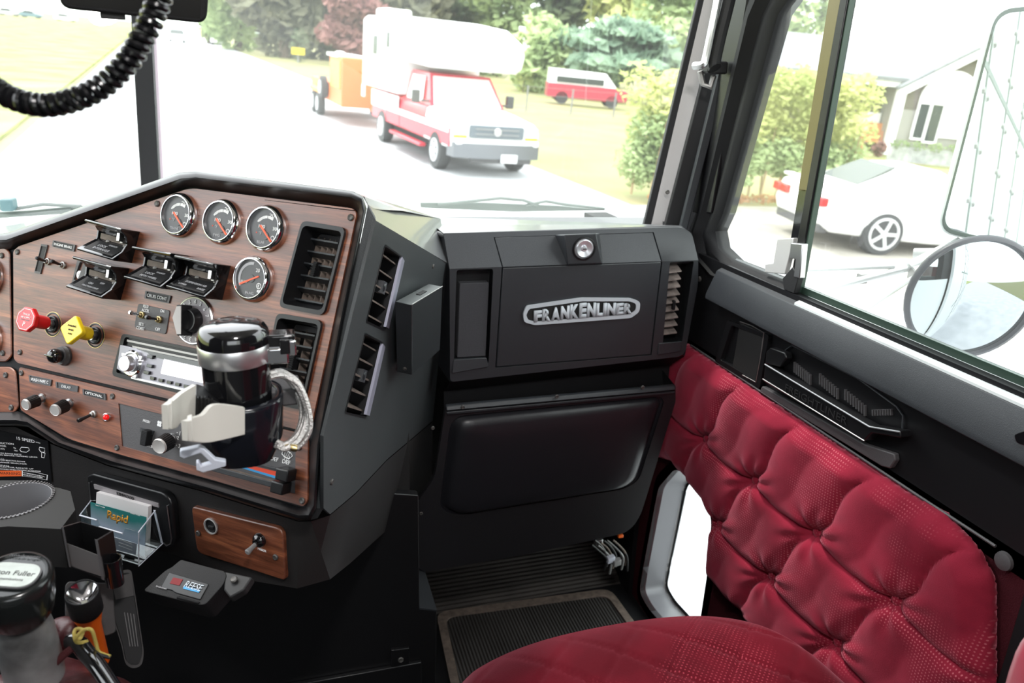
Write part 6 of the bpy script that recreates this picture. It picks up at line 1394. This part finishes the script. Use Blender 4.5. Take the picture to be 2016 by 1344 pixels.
for k, (u, D, m_, rot, lab_) in enumerate([(62, 118, mat('pale blue paint', (.16, .24, .28), .4), 1.4, 'pale blue car parked far away beyond the lawn at upper left'), (130, 122, wpaint, 1.4, 'white car parked beyond the lawn right of the pale blue one'), (18, 124, mat('grey paint', (.5, .5, .52), .4), 1.4, 'grey car at the far left edge beyond the lawn')]):
    p = eg(u, 35+(u-60)*.1); small_car((p.x, p.y), lab_, m_, rot)
p = eg(40, 18); fb = ething('building', 'long pale low building beyond the lawn at upper left', 'building', (p.x+6, min(p.y, 240)+0), 0)
MB().bx((-30, 0, 0), (14, 8, 3.0)).build('walls', mat('pale wall', (.17, .165, .16), .8), fb, local=True); MB().prism([Z(-31, -.5, 3), Z(15, -.5, 3), Z(15, 4, 5), Z(-31, 4, 5)], (0, 0, .3)).build('roof', mat('grey brown roof', (.10, .09, .09), .8), fb, local=True)
for k in range(6): MB().bx((-26+k*6, -.08, .9), (-23+k*6, 0, 2.2)).build('window', gl_d, fb, local=True)
# small white house right of the camper
p = eu(1085, 62); h2 = ething('house', 'small pale house partly hidden by shrubs right of the camper', 'house', (p.x, p.y), -.25)
MB().bx((-2.3, 0, 0), (4.5, 6, 3.1)).build('walls', mat('cream wall', (.70, .68, .62), .8), h2, local=True); MB().prism([Z(-2.8, -.5, 3.0), Z(5, -.5, 3.0), Z(5, 3, 4.6), Z(-2.8, 3, 4.6)], (0, 0, .2)).build('roof', wpaint, h2, local=True)
MB().bx((.2, -.06, .8), (1.4, 0, 2.4)).build('window', gl_l, h2, local=True)
# red and white van behind the fence
p = eg(1150, 207); vn = ething('van', 'red and white van parked behind the wire fence under the round tree', 'van', (p.x, p.y), math.radians(68))
hull([(-2.4, [(-.9, .4), (.9, .4), (.9, 1.0), (-.9, 1.0)]), (-1.6, [(-.95, .35), (.95, .35), (.95, 1.15), (-.95, 1.15)]), (2.4, [(-.95, .35), (.95, .35), (.95, 1.15), (-.95, 1.15)])], 'lower_body', mat('dark red van paint', (.45, .04, .07), .35), vn, .06)
hull([(-1.7, [(-.92, 1.1), (.92, 1.1), (.92, 1.15), (-.92, 1.15)]), (-1.0, [(-.92, 1.1), (.92, 1.1), (.82, 1.9), (-.82, 1.9)]), (2.35, [(-.92, 1.1), (.92, 1.1), (.82, 1.95), (-.82, 1.95)])], 'upper_body', wpaint, vn, .06)
MB().bx((-.97, -.9, 1.22), (-.90, 1.9, 1.55)).build('side_windows', gl_d, vn, local=True)
for x in (-.85, .85):
    for y in (-1.5, 1.5): MB().lathe(V((x-.1, y, .36)), (1, 0, 0), [(.36, 0), (.36, .2)], 20).build('wheel', tyre, vn, local=True)
fe = ething('wire_fence', 'thin wire fence on posts crossing in front of the parked van', 'fence', (17, 34))
m = MB(); 
for k in range(7): m.bx((-6+k*2.4, 0, 0), (-5.94+k*2.4, .06, 1.2))
m.build('posts', 'grey', fe, local=True); m = MB()
for z_ in (.2, .5, .8, 1.15): m.bx((-6, .02, z_), (8.5, .035, z_+.015))
m.build('wires', 'grey', fe, local=True)
# ---------------------------------------------------------------- white coupe in the driveway
hx_ = V((.96, -.28)); rot_c = math.atan2(hx_.y, hx_.x)-math.pi/2
cc = ething('coupe', 'white sports coupe parked in the driveway with red tail lamps', 'car', (10.78, 9.5), rot_c)
# local +y = heading; y=0 rear axle
def cs(w0, z0, w1, z1, w2_, z2): return [(-w0, z0), (w0, z0), (w1, (z0+z1)/2), (w1, z1), (w2_, z2), (-w2_, z2), (-w1, z1), (-w1, (z0+z1)/2)]
hull([(-1.05, cs(.72, .42, .84, .70, .70, .92)), (-.85, cs(.85, .30, .94, .72, .78, 1.0)), (0, cs(.90, .25, .97, .74, .84, .98)), (.9, cs(.90, .22, .95, .72, .84, .94)), (2.1, cs(.90, .22, .95, .70, .82, .95)), (3.0, cs(.88, .24, .95, .68, .74, .92)), (3.7, cs(.70, .30, .82, .60, .62, .74))], 'body', wpaint, cc, .04)
hull([(-.55, [(-.74, .95), (.74, .95), (.70, 1.0), (-.70, 1.0)]), (.25, [(-.76, .93), (.76, .93), (.56, 1.34), (-.56, 1.34)]), (.95, [(-.78, .92), (.78, .92), (.58, 1.37), (-.58, 1.37)]), (2.05, [(-.76, .93), (.76, .93), (.66, .97), (-.66, .97)])], 'cabin', wpaint, cc, .03)
MB().prism([Z(-.60, -.42, 1.035), Z(.60, -.42, 1.035), Z(.50, .22, 1.35), Z(-.50, .22, 1.35)], (0, -.015, .02)).build('rear_window', mat('dark rear glass', (.05, .06, .055), .3, spec=.3), cc, local=True)
MB().prism([Z(-.78, .25, 1.0), Z(-.77, 1.75, .98), Z(-.60, 1.05, 1.33), Z(-.60, .35, 1.31)], (-.015, 0, .005)).build('side_window', gl_d, cc, local=True)
MB().bx((-.78, -1.02, .98), (.78, -.86, 1.03)).build('spoiler', wpaint, cc, local=True, bevel=.02)
for s_ in (-1, 1):
    for dx in (.48, .74): MB().bx((s_*dx-.12, -1.13, .70), (s_*dx+.12, -1.0, .84)).build('tail_lamp', 'red', cc, local=True, bevel=.02)
MB().bx((-.75, -1.02, .26), (.75, -.85, .42)).build('diffuser', 'dgrey', cc, local=True, bevel=.02)
for x, s_ in ((-.85, -1), (.85, 1)):
    for y in (0, 2.85): wheel(cc, x, y, .355, .24, s_, 5, .74)
# ---------------------------------------------------------------- gabled house to the right
Dh = 30.0; p = eu(1800, Dh)
fwd_ = (EI.to_3x3() @ (ROT @ V((0, 0, -1)))); yaw_h = math.atan2(fwd_.y, fwd_.x)-math.pi/2
hs = ething('house', 'pale gabled house with big arched entrance and brown porch beyond the driveway', 'house', (p.x, p.y), yaw_h)
X_ = lambda u: (u-1800)*Dh/F
def Hh(u, v): return 2.5+((5+.1*u)-v)*Dh/F
def P2(u, v, y=0): return Z(X_(u), y, Hh(u, v))
cream = mat('cream stucco', (.30, .29, .27), .8); taupe = mat('taupe siding', (.13, .115, .095), .8); roofm = mat('pale grey shingles', (.19, .20, .21), .8, var=.15, vscale=3); trimm = mat('white trim boards', (.85, .85, .85), .5)
zE = Hh(1745, 165)
MB().bx((X_(1738), 0, 0), (X_(2040), 7, zE)).build('gable_wall', cream, hs, local=True)
MB().prism([Z(X_(1738), 0, zE), Z(X_(2040), 0, zE), Z(X_(1862), 0, Hh(1862, 103))], (0, 7, 0)).build('gable_top', taupe, hs, local=True)
MB().prism([Z(X_(1745), -.03, zE-.9), Z(X_(2035), -.03, zE-.9), Z(X_(2035), -.03, zE), Z(X_(1862), -.03, Hh(1862, 106)), Z(X_(1745), -.03, zE)], (0, .03, 0)).build('taupe_panel', taupe, hs, local=True)
for a_, b_ in (((1728, 172), (1862, 98)), ((1862, 98), (2050, 178))):
    A, B = Z(X_(a_[0]), -.35, Hh(a_[0], a_[1]+ (0))), Z(X_(b_[0]), -.35, Hh(b_[0], b_[1])); MB().prism([A, B, B-Z(0, 0, .32), A-Z(0, 0, .32)], (0, .12, 0)).build('fascia', trimm, hs, local=True)
    MB().prism([A, B, B+Z(0, 8, 0), A+Z(0, 8, 0)], (0, 0, .12)).build('roof', roofm, hs, local=True)
ca = Z(X_(1838), -.08, Hh(1838, 198)); R2 = 1.22
arc_ = [ca+Z(R2*math.cos(math.pi*k/24), 0, R2*math.sin(math.pi*k/24)) for k in range(25)]
MB().prism(arc_+[Z(ca.x-R2, -.08, .9), Z(ca.x+R2, -.08, .9)], (0, .06, 0)).build('arched_entry', trimm, hs, local=True)
for u0, u1, v0, v1 in ((1780, 1800, 200, 268), (1806, 1828, 202, 275)):
    MB().bx((X_(u0), -.14, Hh(u0, v1)), (X_(u1), -.10, Hh(u0, v0))).build('door_pane', gl_d, hs, local=True)
    MB().prism([Z(X_(u0)-.08, -.16, Hh(u0, v1)-.08), Z(X_(u1)+.08, -.16, Hh(u0, v1)-.08), Z(X_(u1)+.08, -.16, Hh(u0, v0)+.08), Z(X_(u0)-.08, -.16, Hh(u0, v0)+.08)], (0, .04, 0), holes=[[Z(X_(u0), -.16, Hh(u0, v1)), Z(X_(u1), -.16, Hh(u0, v1)), Z(X_(u1), -.16, Hh(u0, v0)), Z(X_(u0), -.16, Hh(u0, v0))]]).build('pane_frame', trimm, hs, local=True)
MB().bx((X_(1500), 1.5, 0), (X_(1740), 7, Hh(1650, 160))).build('wing_wall', mat('brown siding', (.12, .10, .075), .8), hs, local=True)
MB().bx((X_(1640), .2, Hh(1700, 165)), (X_(1765), .5, Hh(1700, 150))).build('eave_board', trimm, hs, local=True)
MB().prism([Z(X_(1480), .1, Hh(1640, 150)), Z(X_(1775), .1, Hh(1740, 158)), Z(X_(1775), 5, Hh(1740, 78)), Z(X_(1480), 5, Hh(1640, 70))], (0, 0, .15)).build('wing_roof', roofm, hs, local=True)
MB().bx((X_(1738)-.12, -.1, 0), (X_(1738)+.2, .2, zE)).build('porch_post', trimm, hs, local=True)
MB().bx((X_(1690), 1.2, .3), (X_(1735), 1.5, 1.6)).build('porch_door', trimm, hs, local=True)
ac = ething('garden_chair', 'orange-brown garden chair on the porch of the gabled house', 'chair', eu(1712, 30.6)[:2], yaw_h)
m = MB(); 
for x in (-.4, .4): m.box(Z(x, 0, .45), V((.04, 0, 0)), V((0, .05, 0)), V((0, .1, .45))); 
m.box(Z(0, 0, .45), V((.4, 0, 0)), V((0, .3, 0)), V((0, 0, .04))); m.box(Z(0, .3, .8), V((.4, 0, 0)), V((0, .04, 0)), V((0, .05, .4))); m.build('chair_frame', mat('orange wood', (.62, .26, .12), .6), ac, local=True)
bush(1728, 306, 26, 26, 'plum', 'clump of red flowers in front of the porch', n=160, seed=31, sz=.12)
bd2 = ething('flower_bed_wall', 'low grey garden wall at the foot of the gabled house', 'wall', eu(1815, 27.5)[:2], yaw_h)
MB().bx((-1.3, 0, 0), (2.2, .25, .55)).build('stones', mat('grey garden wall', (.34, .35, .35), .8, var=.3, vscale=4), bd2, local=True)
leaves([((x, .1, .65), (.35, .3, .18)) for x in (-1, -.3, .4, 1.1, 1.8)], 400, .07, LM['mid'], 'plants', bd2, 33)

# ================================================================== outside mirrors on their bracket (cab frame)
def xat(u, v, x): return hit(u, v, V((x, 0, 0)), V((1, 0, 0)))
mc = PT(1955, 245, 1.42); tgt = V((1.0, -1.3, 1.75))
nM = ((C-mc).normalized()+(tgt-mc).normalized()).normalized()
MP = PL(mc, nM)
mr = thing('side_mirror', 'tall rectangular outside mirror with pale frame showing the riveted truck side', 'mirror', Matrix.Translation(mc))
mq = rp([MP.at(*p) for p in [(1962, 18), (2200, 0), (2140, 520), (1848, 455)]], .03, 6); mi = [lerp(cen(mq), p, .965) for p in mq]
MB().prism([lerp(cen(mq), p, 1.012) for p in mq], nM*-.03).build('mirror_case', mat('pale mirror case', (.62, .66, .66), .3, .3), mr, bevel=.006, seg=3)
MB().prism([p+nM*.0035 for p in mq], nM*-.004, holes=[[p+nM*.0035 for p in mi]]).build('mirror_rim', 'seal', mr, bevel=.001)
MB().prism([p+nM*.001 for p in mi], nM*-.001).build('mirror_glass', mat('flat mirror glass', (.68, .74, .72), .01, 1), mr, smooth=False)
rc = PT(1912, 587, 1.40); t2_ = V((2.3, -4.0, -.9)); nR = ((C-rc).normalized()+(t2_-rc).normalized()).normalized()
cr_ = thing('convex_mirror', 'round convex outside mirror below the rectangular one', 'mirror', Matrix.Translation(rc))
RR = .112
kR = .97/1.0
prof_c = [(RR*math.sin(a_)/math.sin(.42), RR/math.sin(.42)*(math.cos(a_)-math.cos(.42))) for a_ in [.42*(1-k/14) for k in range(15)]]
MB().lathe(rc, nR, prof_c, 48, False, True).build('mirror_glass', mat('tinted convex mirror', (.42, .46, .48), .02, 1), cr_, ang=80)
MB().lathe(rc, nR, [(RR*.965, .002), (RR*1.0, .008), (RR*1.05, .006), (RR*1.07, 0), (RR*1.03, -.012), (RR*.5, -.035)], 48, False, True).build('mirror_rim', mat('dark mirror rim', (.03, .03, .04), .4), cr_, ang=60)
br = thing('mirror_bracket', 'thin metal tubes bracing the outside mirrors to the door', 'bracket', Matrix.Translation(xat(1700, 560, 1.1)))
tm = mat('pale metal tube', (.55, .56, .56), .35, .4)
for a_, b_, xa, xb, r_t in (((1560, 531), (1760, 524), .96, 1.15, .005), ((1575, 580), (1790, 527), .96, 1.18, .007), ((1790, 527), (1890, 478), 1.18, 1.27, .013), ((1683, 622), (1800, 545), .96, 1.18, .005), ((1800, 540), (1950, 500), 1.18, 1.3, .016), ((1800, 500), (2060, 500), 1.22, 1.34, .012)):
    MB().cyl(xat(*a_, xa), xat(*b_, xb), r_t, 12).build('tube', tm, br)
MB().box(xat(1697, 548, 1.09), V((.010, 0, 0)), V((0, .006, 0)), V((0, 0, .010))).build('joint', 'steel', br, bevel=.002); MB().box(xat(1808, 540, 1.19), V((.014, 0, 0)), V((0, .014, 0)), V((0, 0, .010))).build('joint', 'steel', br, bevel=.002)
# sleeper side wall of the truck: riveted sheet behind the door
sw = thing('sleeper_side', 'white riveted sheet metal side of the truck seen in the mirror', 'truck body', Matrix.Translation(V((1.0, -2, 0))))
MB().bx((.97, -4.5, -.9), (1.0, .38, 2.6)).build('side_sheet', wpaint, sw)
m = MB()
for y in (-.9, -1.7, -2.5, -3.3): m.bx((1.0, y-.02, -.6), (1.004, y+.02, 2.6))
for z_ in (.3, 1.1, 1.9): m.bx((1.0, -4.5, z_-.015), (1.0035, -.35, z_+.015))
m.build('seams', mat('seam grey', (.12, .14, .13), .5), sw)
m = MB()
for y in (-.82, -.98, -1.62, -1.78, -2.42, -2.58):
    for k in range(14): m.lathe(V((1.0, y, -.4+k*.22)), (1, 0, 0), [(.017, 0), (.012, .010), (.002, .012)], 8)
m.build('rivets', 'steel', sw)
# ================================================================== wipers outside the windshield
def yat(u, v, y): return hit(u, v, V((0, y, 0)), V((0, 1, 0)))
wpm = mat('weathered wiper grey', (.14, .16, .15), .5)
for nm, pts_, arms, lab_ in (('r', [(828, 399), (829, 409), (1010, 417), (1192, 414), (1100, 405), (950, 399)], [[(862, 403), (985, 390), (1030, 394), (1060, 404)], [(1035, 404), (1075, 396), (1110, 402), (1190, 411)]], 'grey windshield wiper lying on the cowl in front of the glove compartment'),
                             ('l', [(-40, 432), (160, 419), (190, 405), (150, 405), (60, 414), (-40, 420)], [[(-40, 408), (30, 411), (85, 402), (160, 406)], [(-40, 424), (60, 422), (140, 414)]], 'grey windshield wiper at the lower left behind the dashboard rim')):
    y_ = 2.02 if nm == 'r' else 2.1
    wp_ = thing('windshield_wiper', lab_, 'wiper', Matrix.Translation(yat(*pts_[0], y_)))
    MB().prism([yat(*q_, y_) for q_ in pts_], (0, .012, 0)).build('blade', wpm, wp_, bevel=.002)
    for a_ in arms: MB().tube([yat(*q_, y_-.01) for q_ in a_], .0045, 6).build('arm', wpm, wp_)
MB().box(yat(17, 402, 2.08), V((.014, 0, 0)), V((0, .02, 0)), V((0, 0, .014))).build('pivot', mat('teal grey pivot', (.08, .15, .16), .5), wp_, bevel=.004)
